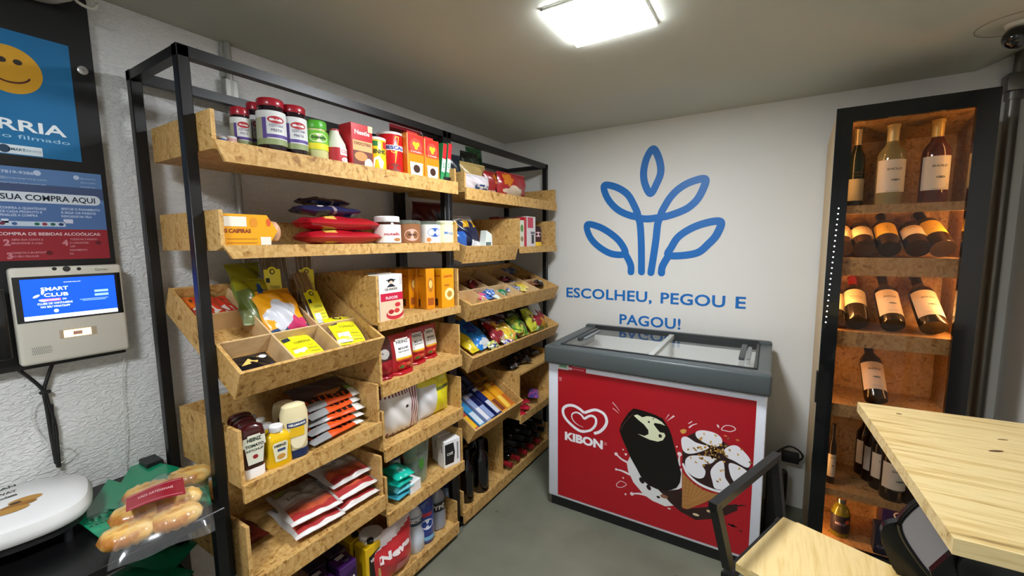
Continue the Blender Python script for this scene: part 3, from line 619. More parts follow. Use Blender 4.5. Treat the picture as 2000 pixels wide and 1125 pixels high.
# incense-like bread sticks
def p_yellow_label(m,S,w,h,v0=.1,v1=.62):
    y_=G('#e8e01c'); m.rect(S,-w*.36,w*.36,h*v0,h*v1,y_,8,10)
    S2=lambda u,v:(lambda p:(p[0],p[1]-.0007,p[2]))(S(u,v)); hh=h*(v1-v0)
    m.ell(S2,0,h*v1-hh*.03,w*.2,hh*.10,y_); S3=lambda u,v:(lambda p:(p[0],p[1]-.0014,p[2]))(S(u,v))
    m.ell(S3,0,h*v1-hh*.06,w*.12,hh*.07,P('#24220f')); S4=lambda u,v:(lambda p:(p[0],p[1]-.0021,p[2]))(S(u,v)); m.ell(S4,0,h*v1-hh*.06,w*.075,hh*.045,P('#d8ce4c'))
    m.rect(S3,-w*.3,-w*.14,h*v0+hh*.66,h*v0+hh*.78,P('#1d2a3a')); m.text(S3,'TORRADA',w*.06,h*v0+hh*.5,P('#5a5a1c'),w=w*.42,h=hh*.08,bold=0)
    m.rect(S3,-w*.28,w*.02,h*v0+hh*.04,h*v0+hh*.34,P('#d2d6dc')); m.rect(S3,-w*.28,w*.25,h*v0+hh*.38,h*v0+hh*.41,P('#e3aa1c'))
    for q in range(3): m.rect(S3,w*.06,w*.3,h*v0+hh*(.08+.1*q),h*v0+hh*(.11+.1*q),P('#b7ad18'))
TOAST=C('#a8824e',.5)
def toast(label,x,y,w,h,seed,yaw,tilt=0,dz=0):
    t=thing('toast_pack',label,'toast pack',mat=ontray(A3,x,y,.026+dz,yaw,tilt),group='toast packs with yellow labels')
    m=MB(); S=pillow(m,w,h,.034,lambda a,b,s:FILM,seed=seed,wr=.003); m.build('clear_bag',t,angle=80)
    m=MB(); rg=random.Random(seed)
    for k in range(4):
        m.box((-w*.36,-.012,h*(.12+.19*k)),(w*.36,.012,h*(.12+.19*k)+h*.16),TOAST,.004,2)
    m.build('toast_slices',t)
    m=MB(); S2=pillow(MB(),w,h,.036,lambda a,b,s:FILM,seed=seed,wr=.0008); p_yellow_label(m,lambda u,v:(lambda p:(p[0],p[1]-.003,p[2]))(S2(u,v)),w*1.1,h,.05,.9); m.build('yellow_label',t)
toast('toast pack with yellow label in the front middle compartment',-.03,.245,.135,.17,11,3)
toast('toast pack with yellow label in the front right compartment',-.05,.405,.135,.16,12,-6,6,.008)
def sticks(label,x,y,L,seed,yaw,tilt,lab=True,c='#8c6838',n=7,w=.06,z=.02):
    t=thing('breadstick_pack',label,'breadstick pack',mat=ontray(A3,x,y,z,yaw,tilt),group='tall breadstick packs')
    m=MB()
    for q in range(n):
        u=-w*.42+w*.84*q/(n-1); m.tube([(u,(-1)**q*.003,.01),(u*1.02,(-1)**q*.003,L*.97)],.0042,C(c,.6),7)
    m.build('breadsticks',t)
    m=MB(); pillow(m,w*1.25,L,.024,lambda a,b,s:FILM,seed=seed,wr=.001); m.build('clear_bag',t,angle=80)
    if lab: m=MB(); S=flat(-.013); p_yellow_label(m,S,w*1.3,L,.08,.62); m.build('yellow_label',t,smooth=False)
sticks('breadstick pack with bright yellow label in the back right compartment',-.19,.385,.24,21,4,34,z=.015)
sticks('dim breadstick pack with yellow label standing at the back of the tray',-.33,.40,.22,22,-5,55,c='#6a5030',z=.03)
sticks('unlabelled breadstick pack leaning behind the snack bags',-.33,.315,.24,23,2,55,False,c='#5a4428',z=.03)
sticks('breadstick pack leaning between snack bag and divider',-.31,.265,.25,24,-3,55,True,c='#5a4428',z=.03)
# ================= middle column: cartons, pouches
FC={'oat':1.158,'tom':.926,'pop':.670,'gls':.406,'clean':.075,'mayo':.785,'saus':.495,'milk':.088}
def deep(yl,yr,X): return (yl+yr)/2,yr-yl
z=FC['oat']
y,w,h=slot(743,788,536,-1.213,z)
carton('white and red oat flake carton with a berry bowl picture','oat flake carton',-1.213,y,z,w,.06,h,G('#efeae0'),
  lambda m,S,w,h:(m.rect(S,-w*.46,w*.49,h*.43,h*.60,P('#c3173c')),m.text(flat(-.0312),'FLOCOS',0,h*.47,WT,w=w*.5,h=h*.06),m.rect(S,-w*.49,w*.49,.002,h*.43,P('#e8c4a4')),
   m.ell(flat(-.0311),w*.12,h*.13,w*.38,h*.12,P('#c22a3a')),m.ell(flat(-.0316),w*.12,h*.17,w*.33,h*.08,P('#efd4b4')),m.ell(flat(-.0321),-w*.05,h*.19,w*.12,h*.05,P('#b3202a')),m.ell(flat(-.0321),w*.2,h*.2,w*.12,h*.05,P('#c83a34')),m.ell(flat(-.0311),w*.25,h*.33,w*.12,h*.05,P('#c8303a')),
   m.text(S,'QUAKER',0,h*.66,P('#22252c'),w=w*.55,h=h*.05),m.ell(S,0,h*.86,w*.14,h*.05,P('#1d2430')),m.rect(S,-w*.2,w*.2,h*.87,h*.89,P('#1d2430')),m.ell(flat(-.0312),0,h*.83,w*.08,h*.035,P('#e6c4a8')),m.poly(S,[(-w*.2,h*.73),(w*.2,h*.73),(0,h*.82)],P('#1d2430')),m.rect(S,w*.36,w*.46,h*.76,h*.95,P('#c9c4bc'))),name='oat_carton')
y,w,h=slot(735,745,534,-1.30,z)
carton('second white oat flake carton behind the berry one','oat flake carton',-1.30,fy(752,-1.30,z+.1),z,.075,.055,h,G('#efe9df'),name='oat_carton')
YB_=G('#e39a10'); YB2=G('#d98a0c')
def pastabox(m,S,w,h): m.ell(S,0,h*.6,w*.3,h*.18,P('#b06a18')); m.ell(lambda u,v:(S(u,v)[0],S(u,v)[1]-.0006,S(u,v)[2]),0,h*.62,w*.2,h*.1,P('#d8c070')); m.rect(S,-w*.35,w*.35,h*.1,h*.28,P('#9a4c14'))
def pastaside(m,S,w,h): m.rect(S,-w*.4,-w*.02,h*.06,h*.24,P('#3a1c10')); m.rect(S,-w*.36,w*.3,h*.8,h*.84,P('#b35a10'))
Yb=[(fy(866,-1.25,z+.1),-1.235,150,.05,.105,'yellow pasta carton at the right end, turned to show a pale dish'),(fy(822,-1.33,z+.1),-1.32,0,.033,.10,'yellow pasta carton second from the right'),(fy(805,-1.36,z+.1),-1.345,0,.033,.10,'yellow pasta carton third from the right'),(fy(786,-1.40,z+.1),-1.40,0,.035,.09,'dim yellow pasta carton deepest in the box')]
for k,(yy,xx,_,ww,dd,lb) in enumerate(Yb):
    hh=.175 if k==0 else .18-.002*k
    if k==0:
        carton(lb,'pasta carton',-1.225,yy+.005,z,.075,.05,hh,YB_,lambda m,S,w,h:(m.ell(S,w*.1,h*.35,w*.38,h*.16,P('#e8dc9c')),m.ell(flat(-.0262),w*.1,h*.35,w*.2,h*.08,P('#b8842c')),m.text(S,'Lasanha',0,h*.78,P('#b5301c'),w=w*.7,h=h*.08),m.rect(S,-w*.3,w*.1,h*.56,h*.6,P('#b5601c'))),pastaside,group='yellow pasta cartons',name='pasta_carton',rz=84)
        carton('yellow pasta carton just left of the one turned to face out','pasta carton',-1.26,yy-.063,z,.045,.09,hh+.003,YB2,pastabox,pastaside,group='yellow pasta cartons',name='pasta_carton',rz=78)
    else: carton(lb,'pasta carton',xx,yy,z,ww+.02,.05,hh,YB2,pastabox,pastaside,group='yellow pasta cartons',name='pasta_carton',rz=80)
# tomato pouches
z=FC['tom']; tr=G('#a3121c')
def p_heinz(m,S,w,h):
    off=lambda k:(lambda u,v:(lambda p:(p[0],p[1]-.0007*k,p[2]))(S(u,v)))
    def shp(k,c): 
        for a in range(6):
            v0=h*(.38+.075*a); v1=v0+h*.075; m.rect(off(k),-w*.34,w*.34,v0,v1,c,6,1)
    shp(1,WT); m.rect(off(1),-w*.26,w*.26,h*.83,h*.88,WT,4,1)
    m.text(off(2),'HEINZ',0,h*.76,P('#31343a'),w=w*.5,h=h*.08); m.text(off(2),'MOLHO',0,h*.62,P('#31343a'),w=w*.44,h=h*.055,bold=.04); m.text(off(2),'DE TOMATE',0,h*.55,P('#55585c'),w=w*.46,h=h*.035)
    m.rect(off(2),-w*.34,w*.34,h*.385,h*.43,P('#e0b820'),6,1); m.rect(off(2),-w*.32,w*.32,h*.345,h*.385,P('#c84a24'),6,1)
    m.ell(off(1),-w*.1,h*.22,w*.2,h*.08,P('#c8342c')); m.ell(off(2),-w*.12,h*.2,w*.12,h*.04,P('#4c7a34')); m.ell(off(2),w*.15,h*.24,w*.1,h*.045,P('#dc6a4c'))
for l,r_,t_,X,lb in ((772,815,652,-1.225,'front left tomato sauce pouch with white label'),(806,838,642,-1.27,'middle tomato sauce pouch half hidden by the front one'),(832,860,635,-1.29,'right tomato sauce pouch, nearest the box\'s right end')):
    y,w,h=slot(l,r_,t_,X,z); bag(lb,'sauce pouch',w*1.03,h,.05,solid('#a3121c'),loc=(X-.03,y,z),rz=88,deco=p_heinz,stand=True,group='red tomato sauce pouches',name='sauce_pouch',seed=int(l),crimp=.06)
y,w,h=slot(745,770,664,-1.225,z)
bag('dark red sauce pouch behind the left side panel','sauce pouch',w*1.5,h,.05,zones((.45,'#8c1420'),(1,'#3a1418')),loc=(-1.26,y+.005,z),rz=86,deco=lambda m,S,w,h:m.ell(S,0,h*.62,w*.25,h*.12,P('#b8b4b0')),stand=True,name='sauce_pouch',seed=9,crimp=.06)
# popcorn
z=FC['pop']
y,w,h=slot(762,832,752,-1.225,z)
def pop(a,b,s):
    st=G('#7c2a30'); wh=G('#dcd8d4')
    k=int((a+1)/2*26)
    if -1<a<.3 and .1<b<.8: return wh
    if b<.1: return st if k%3==0 else wh
    return st if k%2==0 else wh
bag('big white popcorn bag with dark red stripes','popcorn bag',w,h,.08,pop,loc=(-1.28,y,z),rz=86,nu=26,nv=20,deco=lambda m,S,w,h:m.ell(S,w*.05,h*.56,w*.04,h*.03,P('#3a2a20')),stand=False,crimp=.02,name='popcorn_bag',wr=.003,seed=3)
y,w,h=slot(830,885,733,-1.24,z)
bag('yellow and white snack bag with green stripe right of the popcorn','snack bag',w,h,.07,lambda a,b,s:G('#e0d818') if (a>-.05 or b>.80) and not(.62<b<.70) else (G('#68742c') if .62<b<.70 and a>-.05 else G('#d8d8da')),loc=(-1.28,y,z),rz=88,nu=16,nv=22,deco=lambda m,S,w,h:m.text(S,'POP',w*.28,h*.635,P('#1c2420'),w=w*.2,h=h*.05),name='snack_bag',wr=.003,seed=4,crimp=.03)
y,w,h=slot(744,764,785,-1.34,z)
bag('small dark pouch at the left end of the popcorn box','pouch',.07,.09,.03,solid('#4a4046'),loc=(-1.3,y+.02,z),seed=5,name='pouch')
# glass jar, boxes
z=FC['gls']
y,w,h=slot(812,852,848,-1.235,z); r=w*.46; h=min(h,.19)
t=thing('printed_glass_jar','tall clear glass jar with a green printed plant','glass jar',(-1.235-r,y,z),R(70))
m=MB(); m.lathe([(r*.78,0),(r*.8,.003),(r*.82,h*.3),(r,h*.85),(r,h),(r*.96,h),(r*.96,h*.85),(r*.78,h*.3),(r*.74,.01),(0.001,.008)],CLEARJ,cap=False); m.build('glass_body',t)
m=MB(); g_=P('#3f7a2c'); S=cyl(r*.93,.002); m.ell(S,0,h*.5,r*.22,h*.12,g_); m.text(S,'VIDA',0,h*.72,P('#55605a'),w=r*.9,h=h*.07)
for a in (-.3,.3,-.12,.12): m.stroke(S,[(0,h*.5),(a*r*1.3,h*.66)],.002,g_)
m.stroke(S,[(0,h*.4),(0,h*.22)],.0016,g_); m.build('printed_plant',t,smooth=False)
def soapbox(label,X,px,zz,w,d,h,rz,k):
    carton(label,'white box',X,fy(px,X,zz+.05),zz,w,d,h,WHITE,lambda m,S,w,h:(m.poly(S,[(-w*.45,h*.12),(w*.08,h*.12),(w*.16,h*.5),(w*.08,h*.88),(-w*.45,h*.88)],P('#17171a')),m.text(flat(-d/2-.0012),'CAFÉ',-w*.15,h*.45,WT,w=w*.35,h=h*.1),m.rect(S,w*.28,w*.38,h*.2,h*.85,P('#8c8c90'))),
      lambda m,S,w,h:m.rect(S,w*.1,w*.2,h*.55,h*.8,P('#26262a')),rz=rz,name='white_box',group='white boxes with black panels')
soapbox('white box with black panel at the front of the pair',-1.225,886,z,.09,.055,.128,74,0)
soapbox('white box behind the front white box',-1.29,872,z,.085,.05,.13,74,1)
t=thing('spray_can','grey aerosol can with navy cap at the back left','aerosol can',(-1.36,fy(772,-1.36,z+.05),z),0); m=MB(); m.lathe([(.022,0),(.024,.003),(.024,.10),(.018,.112)],C('#b9bfc8',.3)); m.build('body',t)
m=MB(); m.lathe([(.021,.108),(.021,.14),(.017,.145)],C('#1c2a58',.4)); m.build('cap',t)
t=thing('round_tub','round tub with orange band on a navy base at the back','tub',(-1.40,fy(800,-1.40,z+.1),z),0); m=MB(); m.lathe([(.045,0),(.047,.01),(.047,.03)],C('#1d2a5c',.4)); m.build('base',t)
m=MB(); m.lathe([(.036,.03),(.036,.055)],C('#b8683a',.5)); m.lathe([(.036,.055),(.036,.11)],C('#8f9096',.5)); m.build('body',t)
carton('small flat white box lying in front of the tub','small box',-1.225,fy(812,-1.225,z+.02),z,.062,.11,.048,WHITE,None,lambda m,S,w,h:m.rect(S,-w*.3,w*.3,h*.2,h*.5,P('#b9bcc4')),rz=92,name='small_box',top=lambda m,S,w,d:m.rect(S,-w*.15,w*.1,-d*.3,d*.3,P('#3a3c40')))
for k,(dz,c,yaw) in enumerate(((.012,'#3a9ab0',4),(.036,'#5fb8c4',-5),(.062,'#10a894',3),(.087,'#12b8a0',-8))):
    bag(('bottom','second','third','topmost')[k]+' turquoise wipes pack of the stack of four','wipes pack',.085,.13,.03,blob(0,.35,.45,.15,'#7fd8cc',solid(c)),mat=lying(-1.222-.0,fy(782,-1.25,z+.04)+.004*k,z+dz+.008,yaw),group='turquoise wipes packs stacked up',name='wipes_pack',seed=k,wr=.002,crimp=.04)
# cleaning products
z=FC['clean']
y,w,h=slot(808,838,990,-1.27,z); r=w/2
t=thing('detergent_bottle','white waisted detergent bottle with dark label','detergent bottle',(-1.27-r,y,z),R(66)); m=MB(); m.lathe([(r*.95,0),(r*1.02,.006),(r,h*.3),(r*.72,h*.52),(r*.8,h*.62),(r*.9,h*.75),(r*.6,h*.9),(r*.3,h*.94)],C('#c9d3de',.25,coat=.4)); m.build('body',t)
m=MB(); m.lathe([(r*.42,h*.93),(r*.42,h*1.06),(r*.2,h*1.12)],C('#e4e8ee',.4)); m.build('cap',t); m=MB(); m.rect(cyl(r*.86),-r*1.2,r*1.2,h*.6,h*.78,P('#1c3a56'),12,1); m.text(cyl(r*.87,.001),'MON',0,h*.66,WT,w=r,h=h*.06); m.build('label',t)
y,w,h=slot(829,857,966,-1.27,z); r=w/2
t=thing('cleaner_bottle','blue cleaner bottle with oval white VEJA mark','cleaner bottle',(-1.27-r,y,z),R(66)); m=MB(); m.lathe([(r*.95,0),(r,.004),(r,h*.72),(r*.8,h*.86),(r*.4,h*.92)],C('#1c3f94',.25,coat=.5)); m.build('body',t)
m=MB(); m.lathe([(r*.45,h*.91),(r*.45,h*1.0),(r*.3,h*1.02)],C('#20346c',.4)); m.build('cap',t)
m=MB(); S=cyl(r); m.ell(S,0,h*.42,r*.62,h*.11,P('#dde6f2')); m.text(cyl(r,.0014),'veja',0,h*.39,P('#1c3f94'),w=r*.85,h=h*.08); m.rect(S,-r,r,h*.08,h*.16,P('#7ab8dc'),8,1); m.rect(S,-r*.5,r*.5,h*.58,h*.66,P('#b8324a'),5,1); m.build('label',t)
for k,(l,r_,t_,X,lb) in enumerate(((853,879,950,-1.285,'clear softener bottle reading YPÊ'),(876,897,946,-1.30,'clear bluish bottle with navy cap at the box end'))):
    y,w,h=slot(l,r_,t_,X,z); r=w/2
    t=thing('clear_bottle',lb,'clear plastic bottle',(X-r,y,z),R(66)); m=MB(); m.lathe([(r*.9,0),(r,.005),(r,h*.5),(r*.93,h*.55),(r,h*.6),(r*.8,h*.8),(r*.35,h*.9)],C('#7f8ca8' if k else '#8a8f9a',.15,coat=.5)); m.build('body',t)
    m=MB(); m.lathe([(r*.5,h*.88),(r*.5,h)],C('#18224a' if k else '#3a3c44',.4)); m.build('cap',t)
    m=MB(); m.rect(cyl(r),-r*1.2,r*1.2,h*.45 if k==0 else h*.15,h*.66 if k==0 else h*.4,P('#23242e' if k==0 else '#9aa6c8'),10,1); m.text(cyl(r,.0014),'YPÊ' if k==0 else 'água',0,h*(.5 if k==0 else .25),WT,w=r*1.2,h=h*.1); m.build('label',t)
y,w,h=slot(735,808,1022,-1.25,z)
h=.215
t=thing('toilet_paper_pack','red and white toilet paper pack reading Neve','toilet paper pack',(-1.285,y,z),R(88)); m=MB(); 
nv=lambda a,b,s:(G('#c42c34') if (b<.86+.1*a and b>.10) else G('#d8cfcf'))
S=pillow(m,w*1.12,h,.10,nv,nu=22,nv=22,wr=.003,seed=8,crimp=.02,stand=False)
m.text(lambda u,v:(lambda p:(p[0],p[1]-.002,p[2]))(S(u,v)),'Neve',0,h*.54,P('#f2e6e6'),w=w*.8,h=h*.17,bold=.05); m.rect(lambda u,v:(lambda p:(p[0],p[1]-.001,p[2]))(S(u,v)),w*.0,w*.36,h*.14,h*.34,P('#d8868c'),5,4)
m.build('printed_wrapper',t,angle=80); m=MB(); m.lathe([(.045,0),(.048,.006),(.048,.095),(.045,.1)],C('#cfc9c4',.7),T=Matrix.Translation((-w*.3,.03,h*.55))); m.build('paper_roll',t)
# ================= ketchup, mustard, mayonnaise
z=FC['mayo']
cr_=C('#3a0d10',.22,coat=.5); mu=C('#e0b400',.28,coat=.4)
def ketch(px0,px1,pt,X,lb,full=True):
    y,w,h=slot(px0,px1,pt,X,z); r=w/2
    t=thing('ketchup_bottle',lb,'ketchup bottle',(X-r*.62,y,z),R(84),'upside-down ketchup bottles')
    m=MB(); m.lathe([(r*.8,.028),(r*.93,.034),(r*.86,h*.4),(r,h*.66),(r,h*.84),(r*.86,h*.95),(r*.5,h)],cr_,sx=1,sy=.62,power=3.2,n=36); m.build('body',t)
    m=MB(); m.lathe([(r*.82,0),(r*.84,.026),(r*.78,.03)],C('#e8e6e2',.35),sx=1,sy=.62,power=3,n=32); m.build('cap',t)
    if full:
        S=flat(-r*.62-.0012); S2=flat(-r*.62-.002); m=MB()
        m.poly(S,[(-r*.55,h*.28),(r*.55,h*.28),(r*.72,h*.62),(r*.85,h*.62),(r*.8,h*.8),(r*.5,h*.8),(r*.45,h*.84),(-r*.45,h*.84),(-r*.5,h*.8),(-r*.8,h*.8),(-r*.85,h*.62),(-r*.72,h*.62)],P('#d9d8c4'))
        m.text(S2,'HEINZ',0,h*.72,P('#26382c'),w=r*1.05,h=h*.075,bold=.04); m.text(S2,'TOMATO',0,h*.61,P('#26382c'),w=r*1.35,h=h*.06,bold=.04); m.text(S2,'KETCHUP',0,h*.53,P('#26382c'),w=r*1.25,h=h*.045); m.ell(S2,0,h*.42,r*.2,h*.04,P('#8c1c24'))
        m.build('label',t,smooth=False)
    return t
ketch(477,527,832,-1.225,'frontmost dark red ketchup bottle standing upside down on its white cap')
for k in range(3):
    X=-1.30-.075*k; ketch(468-6*k,512-6*k,822-6*k,X,('second','third','rearmost')[k]+' ketchup bottle in the row going back',False)
def mustard(px0,px1,pt,X,lb,full,c=mu,nm='mustard_bottle',cat='mustard bottle',gp='mustard bottles with white caps'):
    y,w,h=slot(px0,px1,pt,X,z); r=w/2
    t=thing(nm,lb,cat,(X-r*.6,y,z),R(84),gp)
    m=MB(); m.lathe([(r*.93,0),(r,.006),(r*.94,h*.35),(r,h*.6),(r*.95,h*.7),(r*.6,h*.8),(r*.42,h*.83)],c,sx=1,sy=.6,power=3.2,n=36); m.build('body',t)
    m=MB(); m.lathe([(r*.48,h*.82),(r*.5,h*.83),(r*.5,h*.94),(r*.42,h*.965)],C('#e9e7e2',.35)); m.build('cap',t)
    if full:
        S=flat(-r*.6-.0012); S2=flat(-r*.6-.002); m=MB()
        m.poly(S,[(-r*.42,h*.14),(r*.42,h*.14),(r*.58,h*.55),(r*.45,h*.6),(-r*.45,h*.6),(-r*.58,h*.55)],P('#e2dcbc')); m.text(S2,'HEINZ',0,h*.49,P('#34382c'),w=r*.9,h=h*.065,bold=.04); m.rect(S2,-r*.25,r*.35,h*.38,h*.44,P('#2c4470')); m.ell(S2,0,h*.25,r*.32,h*.06,P('#c08a3c'))
        m.build('label',t,smooth=False)
mustard(526,575,830,-1.225,'frontmost yellow mustard bottle with white cap',True)
mustard(515,548,826,-1.30,'second bottle back in the mustard row',False)
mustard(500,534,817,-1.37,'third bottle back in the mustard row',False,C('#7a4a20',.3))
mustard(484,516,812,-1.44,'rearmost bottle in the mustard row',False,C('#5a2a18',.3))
def mayo(px0,px1,pt,X,lb):
    y,w,h=slot(px0,px1,pt,X,z); r=w/2
    t=thing('mayonnaise_bottle',lb,'mayonnaise bottle',(X-r*.65,y,z),R(78),'cream mayonnaise bottles on navy caps')
    m=MB(); m.lathe([(r*.82,h*.15),(r*.86,h*.18),(r*.88,h*.35),(r,h*.62),(r*.98,h*.82),(r*.82,h*.96),(r*.5,h)],C('#e3d5a8',.3,coat=.3),sx=1,sy=.65,power=2.4,n=36); m.build('body',t)
    m=MB(); m.lathe([(r*.88,0),(r*.92,.01),(r*.86,h*.15)],C('#17284e',.35),sx=1,sy=.7,power=2.2,n=32); m.build('cap',t)
    m=MB(); S=cyl(r*1.0,.0); Sf=lambda u,v:(u,-r*.65*math.sqrt(max(0,1-(u/r)**2))-.0025,v); Sg=lambda u,v:(u,-r*.65*math.sqrt(max(0,1-(u/r)**2))-.0035,v)
    m.ell(Sf,0,h*.48,r*.66,h*.29,P('#eadfba'),28); m.rect(Sg,-r*.7,r*.7,h*.6,h*.69,P('#1f3566'),10,1); m.text(lambda u,v:(lambda p:(p[0],p[1]-.001,p[2]))(Sg(u,v)),"HELLMANN'S",0,h*.625,WT,w=r*1.2,h=h*.045,bold=.04)
    m.rect(Sg,-r*.52,r*.5,h*.42,h*.59,P('#e3b61c'),8,1); m.build('label',t)
mayo(563,611,790,-1.225,'front mayonnaise bottle with navy cap')
mayo(545,585,786,-1.33,'mayonnaise bottle behind the front one')
# meat snack packs
def meat(a,b,s):
    b=b+.05*math.sin(3*a+.5)
    if a>.66: return G('#d8d8d2') if abs(b-.5)>.2 else G('#74a03c')
    if b<.16: return G('#d4501c') if a>-.35 else G('#8c8c8c')
    if b<.30: return G('#241a18') if (a*9)%2>.6 else G('#c84a1c')
    if b<.6 and ((a+.05)/.62)**2+((b-.47)/.16)**2<1: return G('#a86c3c')
    return G('#241a18') if b<.8 else G('#3e3230')
yb_=fy(640,-1.23,z); 
for k in range(5):
    L=.20-.005*k
    m4=Matrix.Translation((-1.235-.018*k,fy(666,-1.235,z+.02)+.01*k,z+.016+.020*k))@Matrix.Rotation(R(90+6-5*(k%3)),4,'Z')@Matrix.Rotation(R(3+4*k),4,'X')@LIE
    bag(('bottom','second from bottom','middle','second from top','topmost')[k]+' meat snack pack in the pile beside the mayonnaise','meat snack pack',.215,.15,.026,meat if k<4 else (lambda a,b,s:G('#4a3c3c') if b>.4 else meat(a,b,s)),mat=m4,seed=20+k,nu=30,nv=22,wr=.002,group='orange and black meat snack packs',name='meat_snack_pack',crimp=.03)
# sausage packs
z=FC['saus']
def saus(a,b,s):
    b=b+.035*math.sin(4*a+1)*(b>.1)
    if b<.07: return G('#d6d0cc')
    if abs(a)>.86: return G('#b8b4b0')
    if b<.36: return G('#a83434') if b<.16 else (G('#c0583a') if b<.28 else G('#a06a64'))
    if b<.43: return G('#b0a09a')
    if b<.72: return G('#c9c9c8')
    return G('#7c7a70') if a<.2 else G('#9a9892')
def p_s(m,S,w,h): m.text(S,'Linguiça',0,h*.52,P('#5a5a5c'),w=w*.6,h=h*.08,bold=0); m.ell(S,-w*.3,h*.85,w*.1,h*.05,P('#8a9a3c'))
def sp(px,X,dz,yaw,tilt,lb,k):
    m4=Matrix.Translation((X,fy(px,X,z+dz),z+dz))@Matrix.Rotation(R(90+yaw),4,'Z')@Matrix.Rotation(R(tilt),4,'X')@LIE
    bag(lb,'sausage pack',.17,.22,.044,saus,mat=m4,seed=40+k,deco=p_s,nu=22,nv=30,wr=.0034,group='sausage packs on the OSB shelf',name='sausage_pack',crimp=.03)
sp(630,-1.222,.024,-6,2,'bottom left sausage pack of the pile',1); sp(622,-1.238,.060,-9,3,'sausage pack on top at the left, showing a white label',2)
sp(706,-1.222,.024,-2,2,'bottom right sausage pack of the pile',3); sp(702,-1.232,.060,-4,3,'middle right sausage pack of the pile',4); sp(692,-1.262,.098,-2,4,'top right sausage pack, highest of the pile',5)
bag('dark red meat pack at the left end below the desk side','meat pack',.12,.16,.04,solid('#5a1c14'),mat=Matrix.Translation((-1.33,.60,z+.03))@Matrix.Rotation(R(90),4,'Z')@LIE,seed=50,name='meat_pack',wr=.003)
# milk cartons
z=FC['milk']
def milk(px,X,c,c2,lb,txt='vitae',cap='#141414',grp=None,rz=88,h=.195):
    y=fy(px,X,z+.15); w=.07
    t=thing('drink_carton',lb,'drink carton',(X-.035,y,z),R(rz),grp); m=MB(); m.box((-w/2,-.035,0),(w/2,.035,h),C(c,.3,coat=.3),.002,1); S=flat(-.0357)
    m.poly(S,[(-w*.1,h*.1),(w*.45,h*.16),(w*.45,h*.88),(-w*.3,h*.8),(-w*.3,h*.2)],P(c2)); m.text(flat(-.0364),txt,w*.06,h*.66,WT,w=w*.55,h=h*.1,bold=.03)
    m.build('carton_body',t,smooth=False)
    m=MB(); m.lathe([(.0135,0),(.0135,.012),(.011,.014)],C(cap,.4),T=Matrix.Translation((.005,-.012,h))); m.build('cap',t)
    m=MB(); m.box((-w*.2,.012,h),(w*.25,.03,h+.002),C('#c8c4c8',.4)); m.build('folded_flap',t)
milk(730,-1.262,'#e0b610','#1c1a14','yellow drink carton with black round cap, in front',grp='yellow drink cartons')
milk(700,-1.345,'#c8a010','#1c1a14','yellow drink carton with black cap, standing behind the front one',grp='yellow drink cartons')
milk(682,-1.262,'#43185e','#2a0f3c','purple drink carton next to the yellow ones, in front',cap='#2a1438',grp='purple drink cartons')
milk(637,-1.262,'#3d1656','#2a0f3c','purple drink carton second from the yellow ones, in front',cap='#2a1438',grp='purple drink cartons')
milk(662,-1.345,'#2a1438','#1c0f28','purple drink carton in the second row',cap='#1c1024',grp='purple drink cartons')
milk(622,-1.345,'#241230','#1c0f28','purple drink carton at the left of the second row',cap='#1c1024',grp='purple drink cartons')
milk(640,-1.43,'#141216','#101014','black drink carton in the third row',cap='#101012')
# ================= far bay, top tier: bread bags
z=1.690
def farbag(l,r_,t_,X,c,lb,cat='bread bag',tt=.07,col=None,seed=0,deco=None,nm='bread_bag',zz=None,**k):
    zb=z if zz is None else zz
    y0=fy(l,X,zb+.05); y1=fy(r_,X,zb+.05); y=(y0+y1)/2; h=fz(t_,X,y)-zb
    return bag(lb,cat,y1-y0,h,tt,col or solid(c),loc=(X-tt/2,y,zb),rz=86,seed=seed,deco=deco,name=nm,wr=.004,**k)
farbag(910,962,340,-1.235,'#cfc8cc','white bread bag with a navy label at the left of the far top tier',seed=1,deco=lambda m,S,w,h:(m.rect(S,-w*.1,w*.42,h*.18,h*.45,P('#274a72'),4,4),m.text(lambda u,v:(S(u,v)[0],S(u,v)[1]-.001,S(u,v)[2]),'Panco',w*.16,h*.26,WT,w=w*.4,h=h*.12)))
farbag(912,956,318,-1.33,'#b39a60','beige bread loaf bag behind the white one',seed=2)
farbag(884,908,300,-1.36,'#1f2830','dark tied bag end at the left, beside the sachet sleeves',seed=3,nm='dark_bag',cat='dark bag')
farbag(912,943,296,-1.38,'#20281c','dark green tied bag behind the beige loaf',seed=4,nm='dark_bag',cat='dark bag')
farbag(922,950,288,-1.42,'#123c1c','bright green bag top rising above the loaves',seed=5,nm='green_bag',cat='green bag')
farbag(957,986,335,-1.28,'#8c1a1c','first red and orange snack bag on the far top tier',seed=6,col=blob(0,.7,.4,.2,'#b86a1c',zones((.25,'#b8a08c'),(1,'#8c1a1c'))),nm='red_snack_bag',cat='snack bag')
farbag(984,1032,338,-1.235,'#8c1a1c','red snack bag with a pale window, right end of the bread tier',seed=7,col=blob(-.1,.25,.6,.22,'#cbb8a0',blob(-.5,.7,.3,.25,'#c0701c',solid('#961a20'))),nm='red_snack_bag',cat='snack bag')
